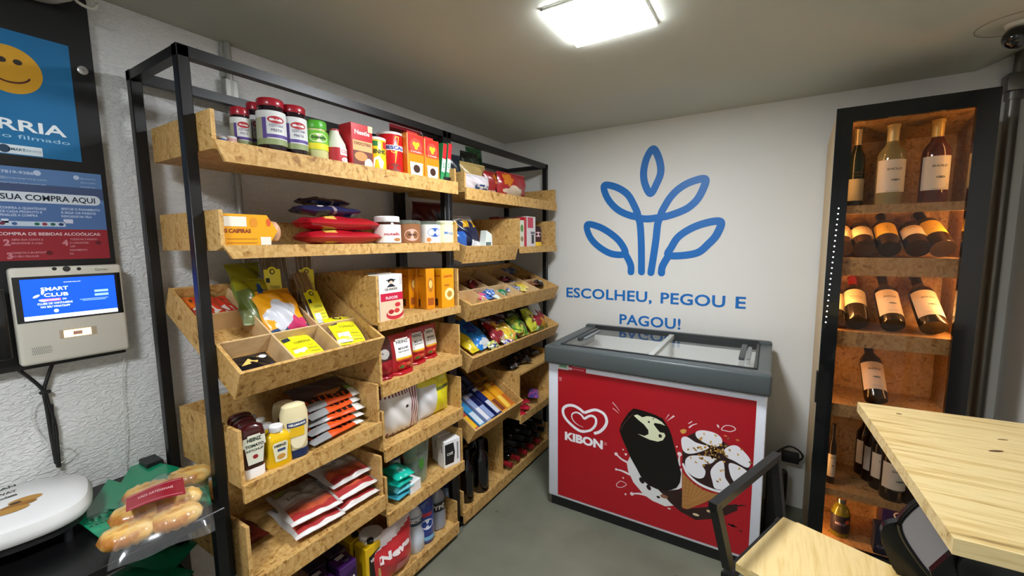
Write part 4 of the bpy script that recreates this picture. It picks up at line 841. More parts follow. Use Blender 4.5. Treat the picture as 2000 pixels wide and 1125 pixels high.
# short tilted tray and box beside it
bag('dark maroon snack bag standing at the back of the far bay','snack bag',.20,.20,.06,blob(.5,.6,.35,.16,'#141410',blob(.4,.2,.5,.2,'#7a5a1c',solid('#4a0f16'))),loc=(-1.50,fy(838,-1.5,1.5),1.452),rz=80,seed=8,wr=.006,name='maroon_snack_bag')
bag('navy and yellow foil snack bag leaning in the short tray','snack bag',.19,.20,.07,lambda a,b,s:G('#c8ccd0') if b>.82 else (G('#c89a1c') if b>.6 and (int(a*4)%2==0) else (G('#2a5aa8') if a<-.3 and b<.5 else (G('#d8d8dc') if b<.25 and a>0 else G('#141a38')))),mat=Matrix.Translation((-1.29,1.70,1.40))@Matrix.Rotation(R(84),4,'Z')@Matrix.Rotation(R(-24),4,'X'),seed=9,wr=.006,name='foil_snack_bag',nu=20,nv=24)
m=MB(); m.prism([(-.035,0),(.035,0),(.028,.11),(-.012,.13)],-.02,.02,G('#d5dcd4'),'y'); m.rect(flat(-.0207),-.02,.02,.05,.07,P('#5a6a6a')); m.rect(flat(-.0207),-.025,.025,.01,.03,P('#c9a07c'))
o=m.build('white_pouch',smooth=False); o.location=(-1.265,fy(950,-1.26,1.4),1.378); o.rotation_euler=(0,0,R(84)); tag(o,'small white upright pouch at the front of the short tray','pouch')
for k in range(5):
    t=MB(); t.box((-.006,-.06,0),(.006,.06,.007),G(('#b8b8bc','#8c8c94','#c8c8c8','#9a9aa0','#c2beb8')[k])); o=t.build('foil_stick',smooth=False); o.location=(-1.30,1.86+.03*k,1.39+.006*k); o.rotation_euler=(0,R(17),R(70+9*k)); tag(o,'thin silver foil stick lying in the short tray','foil stick','silver foil sticks in the short tray')
z=1.418
def sc(l,r_,t_,X,c,fn,lb,d=.06): 
    y,w,h=slot(l,r_,t_,X,z); carton(lb,'carton',X,y,z,w,d,h,G(c),fn,name='small_carton',rz=90)
sc(1015,1024,430,-1.235,'#d5d8c4',lambda m,S,w,h:(m.ell(S,0,h*.7,w*.3,h*.14,P('#5a8a3c')),m.ell(S,0,h*.3,w*.3,h*.1,P('#8a7a4c'))),'narrow white carton with green oval, left of the red ones')
sc(1025,1029,424,-1.235,'#b02430',None,'thin red carton edge between two white cartons')
sc(1030,1046,423,-1.24,'#d9d4d2',lambda m,S,w,h:(m.rect(S,-w*.46,w*.2,h*.62,h*.97,P('#c2465a')),m.rect(S,0,w*.3,h*.1,h*.4,P('#3a3a40')),m.rect(S,-w*.1,w*.4,h*.42,h*.5,P('#6a6a70'))),'white carton with a red corner, front of the short box')
for k,(l,r_,c) in enumerate(((1000,1015,'#b8505a'),(990,1002,'#a88a7a'),(975,992,'#8c2a34'))):
    y,w,h=slot(l,r_,424,-1.36,z); carton(('nearest','middle','farthest')[k]+' red carton in the back row of the short box','carton',-1.36,y,z,w,.07,h,G(c),name='small_carton',group='red cartons in the back row')
y,w,h=slot(1048,1063,442,-1.235,z)
jar('dark chocolate jar with yellow base at the box end','jar',-1.235-w/2,y,z,w/2,h,C('#2a1512',.3),C('#2c1a18',.4),.012,P('#3a1614'),lambda m,S,r,h:(m.ell(cyl(r,.001),0,h*.6,r*.6,h*.12,P('#dcb8c0')),m.rect(cyl(r,.001),-r*1.3,r*1.3,h*.02,h*.22,P('#e0b82c'),10,1)),neck=.96,lab0=.0,lab1=.85)
# ================= far bay trays
def tl(Mt,px,py,dz=.0):
    N=Mt.to_3x3()@Vector((0,0,1)); P_=Mt.translation+N*dz
    return Mt.inverted()@atplane(px,py,P_,N)
PAL=dict(pink=['#c8406c','#d85a84'],blue=['#2f5aa8','#4a78c0','#6a8cc4'],green=['#1a7a4c','#bcd0c4','#2a8c5c'],silver=['#7a86a0','#9aa2b4','#5c6a90'],yel=['#e0cc60','#d8c040','#ecdc8c'],brown=['#5a3424','#7a4630','#8c5a3a'],dark=['#1c1618','#2a1c1c','#38282a'],red=['#6a1420','#4a1018','#7c1c28'])
def sweet(Mt,px,py,pal,lb,grp,w=.042,h=.058,t=.024,k=0,dz=.02,nm='wrapped_sweet',cat='sweet'):
    p=tl(Mt,px,py,dz); p.x=max(-.37,min(-.03,p.x)); p.y=max(.03,min(.93,p.y)); rg=random.Random(k*7+int(px)); c=rg.choice(PAL[pal]); c2=rg.choice(PAL[pal]+['#d8d8d8'])
    m=MB(); pillow(m,w,h,t,lambda a,b,s:G(c2) if .4<b<.55 else G(c),nu=6,nv=8,seed=k,wr=.0012,crimp=.12)
    o=m.build(nm,angle=80); o.matrix_world=Mt@Matrix.Translation((p.x,p.y,dz))@Euler((rg.uniform(-.3,.3),rg.uniform(-.3,.3),rg.uniform(0,6.28))).to_matrix().to_4x4()@LIE@Matrix.Translation((0,0,-h/2))
    return tag(o,lb,cat,grp)
def heap(Mt,box,n,pal,lb,grp,**k):
    x0,y0,x1,y1=box; rg=random.Random(int(x0+y0))
    for i in range(n):
        fxx,fyy=rg.random(),rg.random()
        # keep inside the slanted cell: rows go up to the right
        sweet(Mt,x0+(x1-x0)*fxx,y0+(y1-y0)*fyy-(x1-x0)*fxx*.18,pal,lb,grp,k=i,dz=.026+.028*(i/max(1,n-1)),**k)
heap(B3,(928,580,944,588),4,'pink','pink wrapped sweet at the left front of the sweets tray','pink sweets in the left front cell',w=.045,h=.055,t=.03)
heap(B3,(947,566,962,584),12,'blue','blue wrapped sweet heaped beside the pink ones','blue sweets in the second pile',w=.04,h=.05,t=.03)
heap(B3,(968,568,986,580),12,'green','green and white sweet right of the blue pile','green and white sweets',w=.036,h=.05,t=.02)
heap(B3,(996,554,1012,568),13,'silver','silver blue sweet in the middle of the tray','silver blue sweets in the middle cell')
heap(B3,(1008,560,1030,570),13,'yel','pale yellow sweet at the front of the middle cell','pale yellow sweets in the middle cell',w=.034,h=.05,t=.02)
heap(B3,(1026,546,1042,558),11,'brown','brown stick sweet in the cell right of the yellow sweets','brown stick sweets',w=.024,h=.09,t=.016)
heap(B3,(1052,548,1066,557),9,'dark','dark wrapped chocolate near the right end of the tray','dark chocolates near the right end',w=.036,h=.07)
heap(B3,(1074,545,1082,552),5,'dark','dark packet in the last cell by the back wall','dark packets in the last cell',w=.045,h=.06,t=.03)
heap(B3,(918,550,940,560),11,'red','dark red sweet in the back left cell','dark red sweets in the back left cell')
heap(B3,(968,546,992,552),7,'red','dark red stick in the back middle cell','dark red sticks in the back middle cell',w=.02,h=.08)
heap(B3,(985,526,1015,536),6,'silver','dim foil packet on the back edge of the sweets tray','dim foil packets at the back edge',w=.05,h=.07)
def tbag(px,py,w,h,t,col,lb,yaw=0,tilt=8,seed=0,grp='colourful bags in the lower tilted tray',dz=.03,Mt=None,nm='snack_bag'):
    Mt=Mt or B4; p=tl(Mt,px,py,dz); p.y=max(w/2+.015,min(.945-w/2,p.y)); p.x=min(-.02,p.x)
    return bag(lb,'snack bag',w,h,t,col,mat=ontray(Mt,p.x,p.y,dz,yaw,tilt),seed=seed,group=grp,name=nm,wr=.005,nu=22,nv=26)
g1=lambda seed,*c:mix(*c,seed=seed,n=6,m_=8)
tbag(930,687,.075,.19,.04,zones((.8,'#e0c81c'),(1,'#d8d8c8')),'yellow chip bag at the left end of the lower tray',yaw=4,seed=1)
tbag(915,655,.08,.14,.04,solid('#4c3c40'),'grey brown bag behind the yellow one at the left',yaw=4,seed=2)
tbag(952,678,.13,.22,.06,blob(-.3,.6,.5,.2,'#17307c',blob(0,.12,.7,.12,'#c8ccd0',g1(3,'#1c78c4','#1c78c4','#1a5ab0','#1878c8'))),'bright blue snack bag, second from the left',yaw=6,tilt=10,seed=3)
tbag(980,668,.11,.15,.06,blob(.2,.6,.5,.25,'#d8a430',g1(4,'#7c1420','#a01c28','#8c1824','#c8b0a0')),'dark red snack bag with a yellow patch',tilt=22,seed=4)
tbag(970,681,.08,.06,.03,g1(14,'#c8c44c','#d8d8b0','#2c3a8c','#b8c060'),'small pale packet with blue dots at the front edge',seed=14)
tbag(1003,668,.11,.14,.06,g1(5,'#e0b034','#d8c83c','#e08c4c','#5a9a3c','#e8d8a0'),'yellow orange snack bag in the middle of the lower tray',tilt=20,seed=5)
tbag(1000,675,.09,.06,.03,g1(15,'#5aa83c','#4a3c9c','#d8a4a4','#c8c8b8'),'small green and violet packet at the front edge',seed=15)
tbag(1024,655,.12,.15,.06,g1(6,'#6aa02c','#a8b82c','#3c7a2c','#c8cc4c','#5a3a1c'),'green snack bag right of the orange one',tilt=20,seed=6)
tbag(1044,646,.09,.16,.05,blob(.1,.5,.4,.22,'#6a4a20',g1(7,'#c8c82c','#d8d84c','#a8b83c')),'yellow green bag standing up near the right',tilt=34,seed=7)
tbag(1055,643,.09,.10,.04,g1(8,'#8cc060','#c0d0a0','#7ab04c'),'light green packet right of the yellow green bag',tilt=20,seed=8)
tbag(1066,640,.14,.17,.07,blob(.2,.25,.5,.22,'#b0802c',zones((.15,'#5a6a2c'),(1,'#8c1420'))),'glossy red snack bag at the right end of the tray',tilt=24,seed=9)
tbag(1074,626,.12,.21,.06,solid('#cfd2d4'),'white bag standing behind the red one at the right end',tilt=44,seed=10)
tbag(1052,612,.11,.18,.05,solid('#8a8c8c'),'grey bag behind the yellow green one',tilt=40,seed=11)
for k,(px,py,c,lb) in enumerate(((985,643,'#3a1820','dark red bag in the back row of the lower tray'),(1012,632,'#3a4418','olive bag in the back row of the lower tray'),(1033,622,'#1c1c22','black bag in the back row of the lower tray'),(960,648,'#2a1a20','dark bag behind the blue one'))):
    tbag(px,py,.12,.13,.05,solid(c),lb,tilt=26,seed=30+k)
# biscuit boxes
def bbox(y,w,L,c,c2,lb,x=-.012,h=.045,dz=0,grp='long biscuit boxes in the narrow tray'):
    m=MB(); m.box((-L,-w/2,0),(0,w/2,h),G(c),.001,1); m.rect(lambda u,v:(u,v,h+.0006),-L*.5,-L*.08,-w*.4,w*.4,P(c2)); m.rect(lambda u,v:(u,v,h+.0006),-L*.95,-L*.86,-w*.45,w*.45,P(c2))
    m.rect(lambda u,v:(.0006,u,v),-w*.4,w*.4,h*.2,h*.8,P(c2)); m.rect(lambda u,v:(u,-w/2-.0006,v),-L*.9,-L*.3,h*.25,h*.7,P(c2))
    o=m.build('biscuit_box',smooth=False); o.matrix_world=B5@Matrix.Translation((x,y,.012+dz))@Matrix.Rotation(R(rnd.uniform(-3,3)),4,'Z'); return tag(o,lb,'biscuit box',grp)
bbox(.045,.052,.19,'#a83a34','#e0b418','red and yellow wafer box at the left end'); bbox(.105,.045,.20,'#3a8cc0','#c8d4dc','light blue biscuit box beside the wafer box')
bbox(.155,.036,.20,'#8a9ac0','#d8d8e0','pale blue biscuit box, third from the left',h=.055); bbox(.205,.045,.21,'#141c4c','#8c9cc8','navy biscuit box, first of two'); bbox(.255,.042,.22,'#1a2560','#c8ccd8','navy biscuit box, second of two',h=.055)
bbox(.315,.044,.20,'#e0981c','#7c3a1c','yellow biscuit box with brown picture'); bbox(.365,.040,.21,'#e8a01c','#f0c850','yellow biscuit box in the middle'); bbox(.41,.036,.20,'#d88c18','#b8601c','orange biscuit box at the right end')
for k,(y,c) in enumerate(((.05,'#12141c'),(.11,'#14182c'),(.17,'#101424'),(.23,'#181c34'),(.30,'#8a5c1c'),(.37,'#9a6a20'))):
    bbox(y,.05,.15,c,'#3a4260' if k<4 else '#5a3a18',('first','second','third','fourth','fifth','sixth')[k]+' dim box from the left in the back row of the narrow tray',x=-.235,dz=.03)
# packets on the step unit
for k,(px,X) in enumerate(((985,-1.28),(1000,-1.26),(1018,-1.30),(1035,-1.27),(1050,-1.33),(1008,-1.42),(1030,-1.45),(1052,-1.46))):
    y=fy(px,X,.70); y=min(max(y,2.10),2.46)
    bag(('dark foil packet on the step unit, front row','dark foil packet on the step unit, back row')[k>4],'dark packet',.09,.10,.04,mix('#1a1616','#2a2220','#6a5c50','#141214',seed=k,n=4,m_=4),mat=Matrix.Translation((X,y,.684+.022))@Matrix.Rotation(R(70+25*k),4,'Z')@Matrix.Rotation(R(8),4,'X')@LIE,seed=60+k,group='dark foil packets, front row' if k<5 else 'dark foil packets, back row',name='foil_packet',wr=.005,nu=8,nv=10)
bag('purple and blue packet on the lower board of the step unit','packet',.07,.16,.03,mix('#4a3a7c','#7a4a9c','#c04a7c','#5a5a9c',seed=2),mat=Matrix.Translation((-1.24,fy(1034,-1.27,.43),.412+.05))@Matrix.Rotation(R(30),4,'Z')@LIE,seed=70,name='packet',nu=8,nv=12)
for k,(px,py) in enumerate(((1022,806),(1030,800),(1024,792))):
    p=at(px,py,'z',.43); bag('small red packet lying at the left of the lower board','packet',.055,.07,.022,mix('#a8142c','#c01c34','#8c1024',seed=k),mat=Matrix.Translation((min(p.x,-1.24),p.y,.412+.012+.016*k))@Matrix.Rotation(R(60+40*k),4,'Z')@LIE@Matrix.Translation((0,0,-.035)),seed=71+k,group='red packets on the lower board',name='red_packet',nu=8,nv=8)
# bottles on the floor box
bk=C('#08080a',.12,coat=.5)
WP=lambda r,h:[(r*.75,.004),(r*.96,0),(r,.006),(r,h*.58),(r*.93,h*.66),(r*.5,h*.75),(r*.38,h*.82),(r*.36,h*.965),(r*.42,h*.97),(r*.42,h)]
def wine(label,Mt,r,h,glass,cap,lab=None,prt=None,group=None,l0=.12,l1=.5,name='wine_bottle',cat='wine bottle',capz=.80):
    t=thing(name,label,cat,mat=Mt,group=group)
    m=MB(); m.lathe(WP(r,h),glass,n=26); m.build('bottle_glass',t)
    m=MB(); m.lathe([(r*.42,h*capz),(r*.42,h*.96),(r*.46,h*.965),(r*.46,h*1.0),(r*.40,h*1.004)],cap,n=20); m.build('capsule',t)
    if lab: m=MB(); m.rect(cyl(r,.0005),-r*1.35,r*1.35,h*l0,h*l1,lab,22,1); prt and prt(m,cyl(r,.001),r,h); m.build('label',t)
    return t
RC=C('#8c1c22',.35); BC=C('#0f0d0e',.35)
first=None
for row in range(3):
    for k in range(5):
        y=2.045+.088*k+(.044 if row%2 else 0); 
        if y>2.46: continue
        Mt=Matrix.Translation((-1.555+.012*row,y,.068+.038+.070*row))@Matrix.Rotation(R(90),4,'Y')
        lb=('bottle with red cap lying in the bottom row on the floor box','dark bottle lying in the middle row of the pile','dark bottle lying in the top row of the pile')[row]
        gp=('bottom row of lying bottles','middle row of lying bottles','top row of lying bottles')[row]
        wine(lb,Mt,.036,.285,bk,RC if row==0 else BC,group=gp,name='lying_bottle')
for k,(px,X,r,h,lb) in enumerate(((938,-1.33,.048,.30,'thick black bottle standing at the left of the floor box'),(912,-1.33,.036,.29,'black bottle standing in the left corner of the floor box'),(955,-1.42,.04,.30,'black bottle standing behind the thick one'),(925,-1.44,.04,.30,'black bottle standing at the very back left'))):
    y=max(fy(px,X,.2),1.625); wine(lb,Matrix.Translation((X,y,.068)),r,h,bk,BC,name='dark_bottle',cat='bottle')
# ------------------------------------------------------------------ chest freezer
FY=1.965; x0,x1=-.985,.018; FB=2.55
t=thing('chest_freezer','white chest freezer with grey lid frame and red KIBON ice cream print','ice cream freezer',((x0+x1)/2,2.26,0)); T0=Matrix.Translation((-(x0+x1)/2,-2.26,0))
FW_=C('#dfe3ee',.35,coat=.2); GR=C('#4a5152',.38); GRL=C('#7c8584',.4)
m=MB(); m.box((x0,FY+.0003,.06),(x1,FB,.40),FW_,.008,2,T=T0)
m.box((x0,FY,.06),(x1,FY+.05,.835),FW_,.008,2,T=T0); m.box((x0,FB-.05,.38),(x1,FB,.835),FW_,.008,2,T=T0); m.box((x0+.0003,FY+.02,.385),(x0+.05,FB-.02,.834),FW_,T=T0); m.box((x1-.05,FY+.02,.385),(x1-.0003,FB-.02,.834),FW_,T=T0); m.build('body',t)
m=MB(); m.box((x0+.01,FY+.02,0),(x1-.01,FB-.02,.06),C('#1a1b1a',.6),T=T0); m.build('plinth',t,smooth=False)
a0,a1,b0,b1=x0-.012,x1+.012,1.935,FB+.012; ia0,ia1,ib0,ib1=-.925,-.03,2.005,2.515; zl,zt=.812,.905
def bar_(lo,hi,c=GR,bev=.014): m=MB(); m.box(lo,hi,c,bev,3,T=T0); m.build('lid_frame',t)
m=MB()
for lo,hi in (((a0,b0,zl),(a1,ib0,zt)),((a0,ib1,zl),(a1,b1,zt+.012)),((a0+.0006,b0+.03,zl+.0006),(ia0,b1-.02,zt-.0007)),((ia1,b0+.03,zl+.0006),(a1-.0006,b1-.02,zt-.0007))): m.box(lo,hi,GR,.012,3,T=T0)
fr=m.build('lid_frame',t)
m=MB()
for lo,hi in (((ia0-.004,ib0-.004,zt-.02),(ia1+.004,ib0+.008,zt+.003)),((ia0,ib1-.008,zt-.03),(ia1,ib1+.004,zt+.014)),((ia0-.004,ib0,zt-.02),(ia0+.008,ib1,zt+.004)),((ia1-.008,ib0,zt-.02),(ia1+.004,ib1,zt+.004))): m.box(lo,hi,C('#26292a',.4),T=T0)
m.build('inner_rail',t,smooth=False)
xm=-.462
for k,(xa,xb,zz) in enumerate(((ia0,xm+.012,zt-.003),(xm-.012,ia1,zt-.014))):
    m=MB(); m.box((xa,ib0,zz),(xb,ib1,zz+.004),PANE,T=T0); g=m.build('sliding_glass',t,smooth=False)
m=MB(); m.box((xm-.012,ib0,zt-.016),(xm+.012,ib1,zt+.004),C('#b9bcb8',.35),T=T0); m.build('middle_rail',t,smooth=False)
for xa,ya,yb in ((-.885,2.15,2.42),(-.09,2.12,2.40)):
    m=MB(); m.box((xa-.012,ya,zt+.0),(xa+.012,yb,zt+.014),C('#3c4042',.4),.003,2,T=T0); m.box((xa+.016,ya+.02,zt),(xa+.034,yb-.02,zt+.008),C('#7d8284',.4),.002,1,T=T0); m.build('handle',t)
LN=C('#d6d8d4',.5); m=MB(); i=.05
m.box((x0+i,FY+i,.38),(x1-i,FB-i,.405),LN,T=T0)
for lo,hi in (((x0+i,FY+i,.4),(x1-i,FY+i+.004,.86)),((x0+i,FB-i-.004,.4),(x1-i,FB-i,.86)),((x0+i,FY+i,.4),(x0+i+.004,FB-i,.86)),((x1-i-.004,FY+i,.4),(x1-i,FB-i,.86))): m.box(lo,hi,LN,T=T0)
m.build('inner_liner',t,smooth=False)
nx,ny=24,12; vs=[]; rg=random.Random(3)
for j in range(ny+1):
    for ii in range(nx+1):
        u,v=ii/nx,j/ny; vs.append((x0+i+.006+u*(x1-x0-2*i-.012),FY+i+.006+v*(FB-FY-2*i-.012),.72+.05*math.sin(5*u+1)*math.sin(3*v)+.035*math.exp(-((u)/.12)**2)*1.2+.006*rg.random()+.03*v))
m=MB(); m.add(vs,[(j*(nx+1)+q,j*(nx+1)+q+1,(j+1)*(nx+1)+q+1,(j+1)*(nx+1)+q) for j in range(ny) for q in range(nx)],C('#dcdcd6',.6),T0); m.add([(x0+i+.006,FY+i+.006,.5),(x1-i-.006,FY+i+.006,.5),(x1-i-.006,FB-i-.006,.5),(x0+i+.006,FB-i-.006,.5)],[(0,1,2,3)],LN,T0); m.build('white_cover_sheet',t,angle=80)
# printed front
def fpx(px,py): p=at(px,py,'y',FY); return (p.x,p.z)
def gk(x,y): return fpx(1080+x*.14218,760+y*.14218)
def gg(x,y): return fpx(1200+x*.24896,780+y*.24896)
def g5(x,y): return fpx(1040+x*.4668,600+y*.4668)
def L_(k): return lambda u,v:(u,FY-.0012-.0003*k,v)
RD=C('#a80e1e',.35,coat=.15,name='red_print'); W_=P('#ecebf0'); CH=P('#1c0d0b'); CH2=P('#2c1512'); CR=P('#dfe3bf'); GO=P('#c08a30')
pts=[g5(105,250),g5(938,400),g5(893,1050),g5(97,775)]
xa=pts[0][0]+.003; xb=pts[1][0]; za=(pts[2][1]+pts[3][1])/2; zb=(pts[0][1]+pts[1][1])/2
m=MB(); m.rect(L_(0),xa,xb,za,zb,RD,T=T0)
def GP(k,pts,c,f=gg): m.poly(L_(k),[f(*p) for p in pts],c,T=T0)
def SP(k,pts,w,c,f=gg,closed=False,w2=None,sm=5):
    q=[f(*p) for p in pts]; q=[tuple(v) for v in (closed_path(q,sm) if closed else smooth_path(q,sm))]; m.stroke(L_(k),q,w,c,closed,T0,w2)
def EL(k,x,y,a,b,c,rot=0,f=gg):
    u,v=f(x,y); m.ell(L_(k),u,v,a,b,c,18,rot,T0)
m.build('front_print',t,smooth=False); m=MB()
# heart mark
SP(1,[(565,608),(640,585),(710,520),(740,440),(710,350),(640,300),(560,285),(430,325)],.0145,W_,gk)
SP(2,[(430,325),(360,265),(280,225),(200,225),(145,265),(145,340),(190,420),(280,510),(370,570),(440,580)],.0150,W_,gk)
SP(3,[(440,580),(520,560),(580,500),(595,430),(570,380),(510,365),(430,408)],.0125,W_,gk)
SP(4,[(430,408),(390,350),(330,318),(270,335),(262,390),(300,450),(350,490),(420,522)],.0115,W_,gk,w2=.001)
m.build('heart_mark',t,smooth=False)
m=MB(); (u0,v0),(u1,v1)=gk(165,700),gk(685,820); hh=gk(165,580)[1]-v0
m.text(L_(1),'KIBON',(u0+u1)/2,(v0+v1)/2,W_,h=hh,w=u1-u0,bold=.05,T=T0); u,v=gk(722,745); m.text(L_(1),'®',u,v-.01,P('#e0a0a4'),h=.016,bold=0,T=T0); m.build('lettering',t,smooth=False)
# splash, ice cream bar and cone
m=MB()
GP(1,[(130,430),(98,500),(108,560),(150,650),(230,745),(300,795),(400,838),(465,832),(430,770),(470,720),(530,690),(530,540),(300,600)],P('#dcdcdc'))
for p in ([(15,428),(60,470),(120,500)],[(15,548),(60,560),(125,590)],[(135,740),(190,738),(250,750)],[(512,430),(508,480),(510,520)]): SP(1.5,p,.006,P('#e4d8da'),w2=.012)
for x,y,r in ((15,428,.009),(90,430,.006),(70,393,.004),(15,548,.006),(70,615,.004),(138,740,.009),(88,743,.005),(512,428,.010),(490,370,.004)): EL(1.6,x,y,r,r,P('#e8d4d8'))
GP(2,[(330,690),(430,715),(530,700),(540,860),(800,835),(960,820),(965,870),(880,905),(780,935),(640,945),(520,880),(440,810)],CH2)
for x,y,a,b,ro in ((215,635,.016,.011,-1),(270,690,.014,.01,-1),(345,765,.008,.006,0)): EL(2,x,y,a,b,CH,ro)
for x,y,a,b,c in ((390,760,.018,.009,'#8c5c44'),(640,903,.014,.006,'#d8c8a0'),(740,875,.009,.006,'#d0b888'),(430,855,.008,.004,'#e0d0c8')): EL(3,x,y,a,b,P(c))
for p in ([(960,835),(1000,830),(1035,835)],[(890,975),(930,990),(965,1005)]): SP(2,p,.008,CH2,w2=.002)
EL(2,930,990,.010,.006,CH2); EL(2,990,1030,.006,.003,CH2)
GP(4,[(150,70),(190,78),(250,95),(320,120),(380,150),(430,230),(450,280),(480,400),(525,580),(515,650),(490,690),(440,712),(380,712),(330,700),(270,672),(225,635),(175,540),(130,460),(95,380),(60,300),(40,240),(55,190),(85,140),(115,100)],C('#0d0706',.3,name='chocolate_print'))
m.poly(L_(5),[gk(*p) for p in [(1112,360),(1160,345),(1230,385),(1290,368),(1350,375),(1420,400),(1500,450),(1545,500),(1480,475),(1400,462),(1385,480),(1420,530),(1470,590),(1530,600),(1548,640),(1510,700),(1440,718),(1330,692),(1240,650),(1165,610),(1260,640),(1315,615),(1312,560),(1250,480),(1180,425)]],CR,T=T0)
for x,y,a,b in ((1320,448,.005,.005),(1475,640,.008,.009),(1380,405,.003,.003)): EL(6,x,y,a,b,CH,f=gk)
SP(5,[(50,240),(90,170),(150,110)],.003,P('#4a2c22'))
GP(4.5,[(535,570),(560,600),(620,660),(700,710),(780,735),(850,740),(700,810),(575,860),(530,845)],P('#a8743c'))
for k in range(7): 
    SP(5,[(532,610+36*k),(600-0*k,650+30*k)],.0012,P('#6e4420'),sm=2)
    SP(5,[(545+34*k,600+22*k),(545+14*k,850-10*k)],.0012,P('#c8975a'),sm=2)
GP(5,[(535,480),(550,540),(600,610),(680,665),(770,705),(850,735),(905,700),(1040,600),(1060,540),(1030,460),(930,380),(840,320),(740,270),(640,255),(570,290),(535,320)],CH2)
SP(6,[(538,500),(575,580),(650,650),(740,695),(830,720),(890,705)],.010,W_,w2=.012)
PT=[[(640,255),(690,240),(780,258),(835,295),(845,340),(800,370),(720,345),(650,300)],[(530,300),(570,292),(640,335),(740,370),(700,400),(600,425),(545,405),(527,350)],[(560,470),(600,440),(700,440),(790,460),(760,500),(690,510),(715,560),(700,610),(650,615),(590,580),(560,530)],[(755,560),(800,500),(850,480),(865,540),(870,610),(910,680),(860,705),(790,695),(770,640)],[(860,400),(900,365),(960,360),(1020,410),(1065,470),(1062,520),(1030,530),(940,480),(880,450)],[(900,500),(960,510),(1040,560),(1030,600),(960,650),(930,630),(905,570)]]
for k,p in enumerate(PT):
    q=[tuple(v) for v in closed_path([gg(*z_) for z_ in p],4)]; m.poly(L_(7+.5*k),q,W_,T=T0)
rg=random.Random(4); NC=[P('#c8963c'),P('#b07c2c'),P('#8c6a34'),P('#d8b06c')]
for k in range(70):
    a=rg.uniform(0,6.28); d=abs(rg.gauss(0,80)); x=790+d*1.3*math.cos(a); y=415+d*.8*math.sin(a)
    EL(11,x,y,rg.uniform(.004,.008),rg.uniform(.003,.005),rg.choice(NC),rg.uniform(0,3))
for x,y in ((705,268),(795,280),(580,390),(640,395),(600,455),(690,462),(640,490),(740,500),(830,625),(855,550),(810,640),(905,395),(970,430),(1000,390),(980,540)): EL(11,x,y,.006,.0035,rg.choice(NC),rg.uniform(0,3))
m.build('ice_cream_picture',t,smooth=False)
m=MB()
for p in ([(820,180),(870,235),(915,300)],[(825,260),(860,290),(905,330)],[(1595,345),(1545,415)],[(1665,365),(1565,440)]): m.stroke(L_(1),[gk(*q) for q in p],.004 if p[0][0]!=1665 else .008,P('#e8d0d4'),T=T0,w2=.001)
SP(1,[(840,235),(870,205),(925,210),(950,235),(910,252),(870,245)],.0035,P('#e8d0d4'),closed=True); SP(1,[(18,665),(50,640),(95,665),(60,688),(25,685)],.003,P('#e8d0d4'),closed=True)
GP(1,[(800,195),(818,200),(825,222),(812,220)],P('#e8d0d4')); SP(1,[(580,190),(610,172)],.004,P('#e8d0d4')); SP(1,[(585,222),(615,200),(650,190)],.007,P('#e8d0d4'),w2=.002)
GP(1,[(517,240),(545,230),(568,240),(560,262),(535,270),(518,255)],P('#d8a04c')); GP(1,[(855,280),(880,280),(885,292),(868,292)],P('#d8844c')); GP(1,[(950,310),(975,312),(985,325),(960,328)],P('#c87040'))
m.build('drawn_marks',t,smooth=False)
# stickers under the lid, maker mark
def s6(x,y): return fpx(1060+x*.14218,620+y*.14218)
m=MB(); u0,v0=s6(212,690); u1,v1=s6(350,615); m.rect(L_(2),u0,u1,v0,s6(212,622)[1],P('#c9cfc4'),T=T0); m.rect(L_(3),u0+.008,u1-.008,v0+.006,v0+.02,P('#6a9a7a'),T=T0); m.build('sticker',t,smooth=False)
m=MB(); u0,v0=s6(358,715); u1,_=s6(595,760); zt_=s6(358,648)[1]; m.rect(L_(2),u0,u1,v0-.004,zt_,P('#b8142c'),T=T0); m.rect(L_(3),u0+.002,u0+.018,v0,v0+.012,P('#e8c4cc'),T=T0); m.rect(L_(3),u0+.02,u1-.004,v0+.018,v0+.022,P('#e8a4ac'),T=T0); m.rect(L_(3),u0+.02,u1-.01,v0+.006,v0+.009,P('#e8a4ac'),T=T0); m.build('sticker',t,smooth=False)
m=MB(); u,v=s6(245,850); m.text(L_(2),'U',u,v,P('#e8b8c0'),h=.014,T=T0); m.rect(L_(2),u-.008,u+.008,v-.006,v-.004,P('#e8b8c0'),T=T0); m.build('small_mark',t,smooth=False)
# dark equipment and cable right of the freezer
t=thing('power_adapter','black power adapter hanging on its cable by the wine cabinet','power adapter',(.12,2.55,.62)); T0=Matrix.Translation((-.12,-2.55,-.62))
pa=[at(1500,905,'y',2.5),at(1515,885,'y',2.52),at(1540,872,'y',2.54),at(1560,880,'y',2.54),at(1568,893,'y',2.54),at(1560,900,'y',2.54)]
m=MB(); a=at(1527,880,'y',2.52); b=at(1560,905,'y',2.52); m.box((a.x,2.50,b.z),(b.x,2.54,a.z),BLK,.004,2,T=T0); m.build('adapter_body',t)
m=MB(); m.tube(smooth_path(pa),.005,BLK,T=T0); pb=[at(1500,900,'y',2.5),at(1508,930,'y',2.52),at(1500,960,'y',2.55),at(1512,1010,'y',2.55)]; m.tube(smooth_path(pb),.005,BLK,T=T0); m.build('cable',t)
t=thing('black_canister','dark ribbed canister standing between freezer and wine cabinet','canister',(.105,2.45,0)); m=MB(); m.lathe([(.024,.0),(.024,.01),(.022,.03),(.021,.11),(.024,.13),(.024,.255),(.021,.27),(.010,.277)],C('#101413',.35,coat=.3)); 
m.build('body',t); 
m=MB()
for k in range(3): m.tube([(.012*(k-1)*1.2,-.026,.09),(.012*(k-1)*1.2,-.026,.125)],.004,CHROME)
m.build('steel_rods',t)
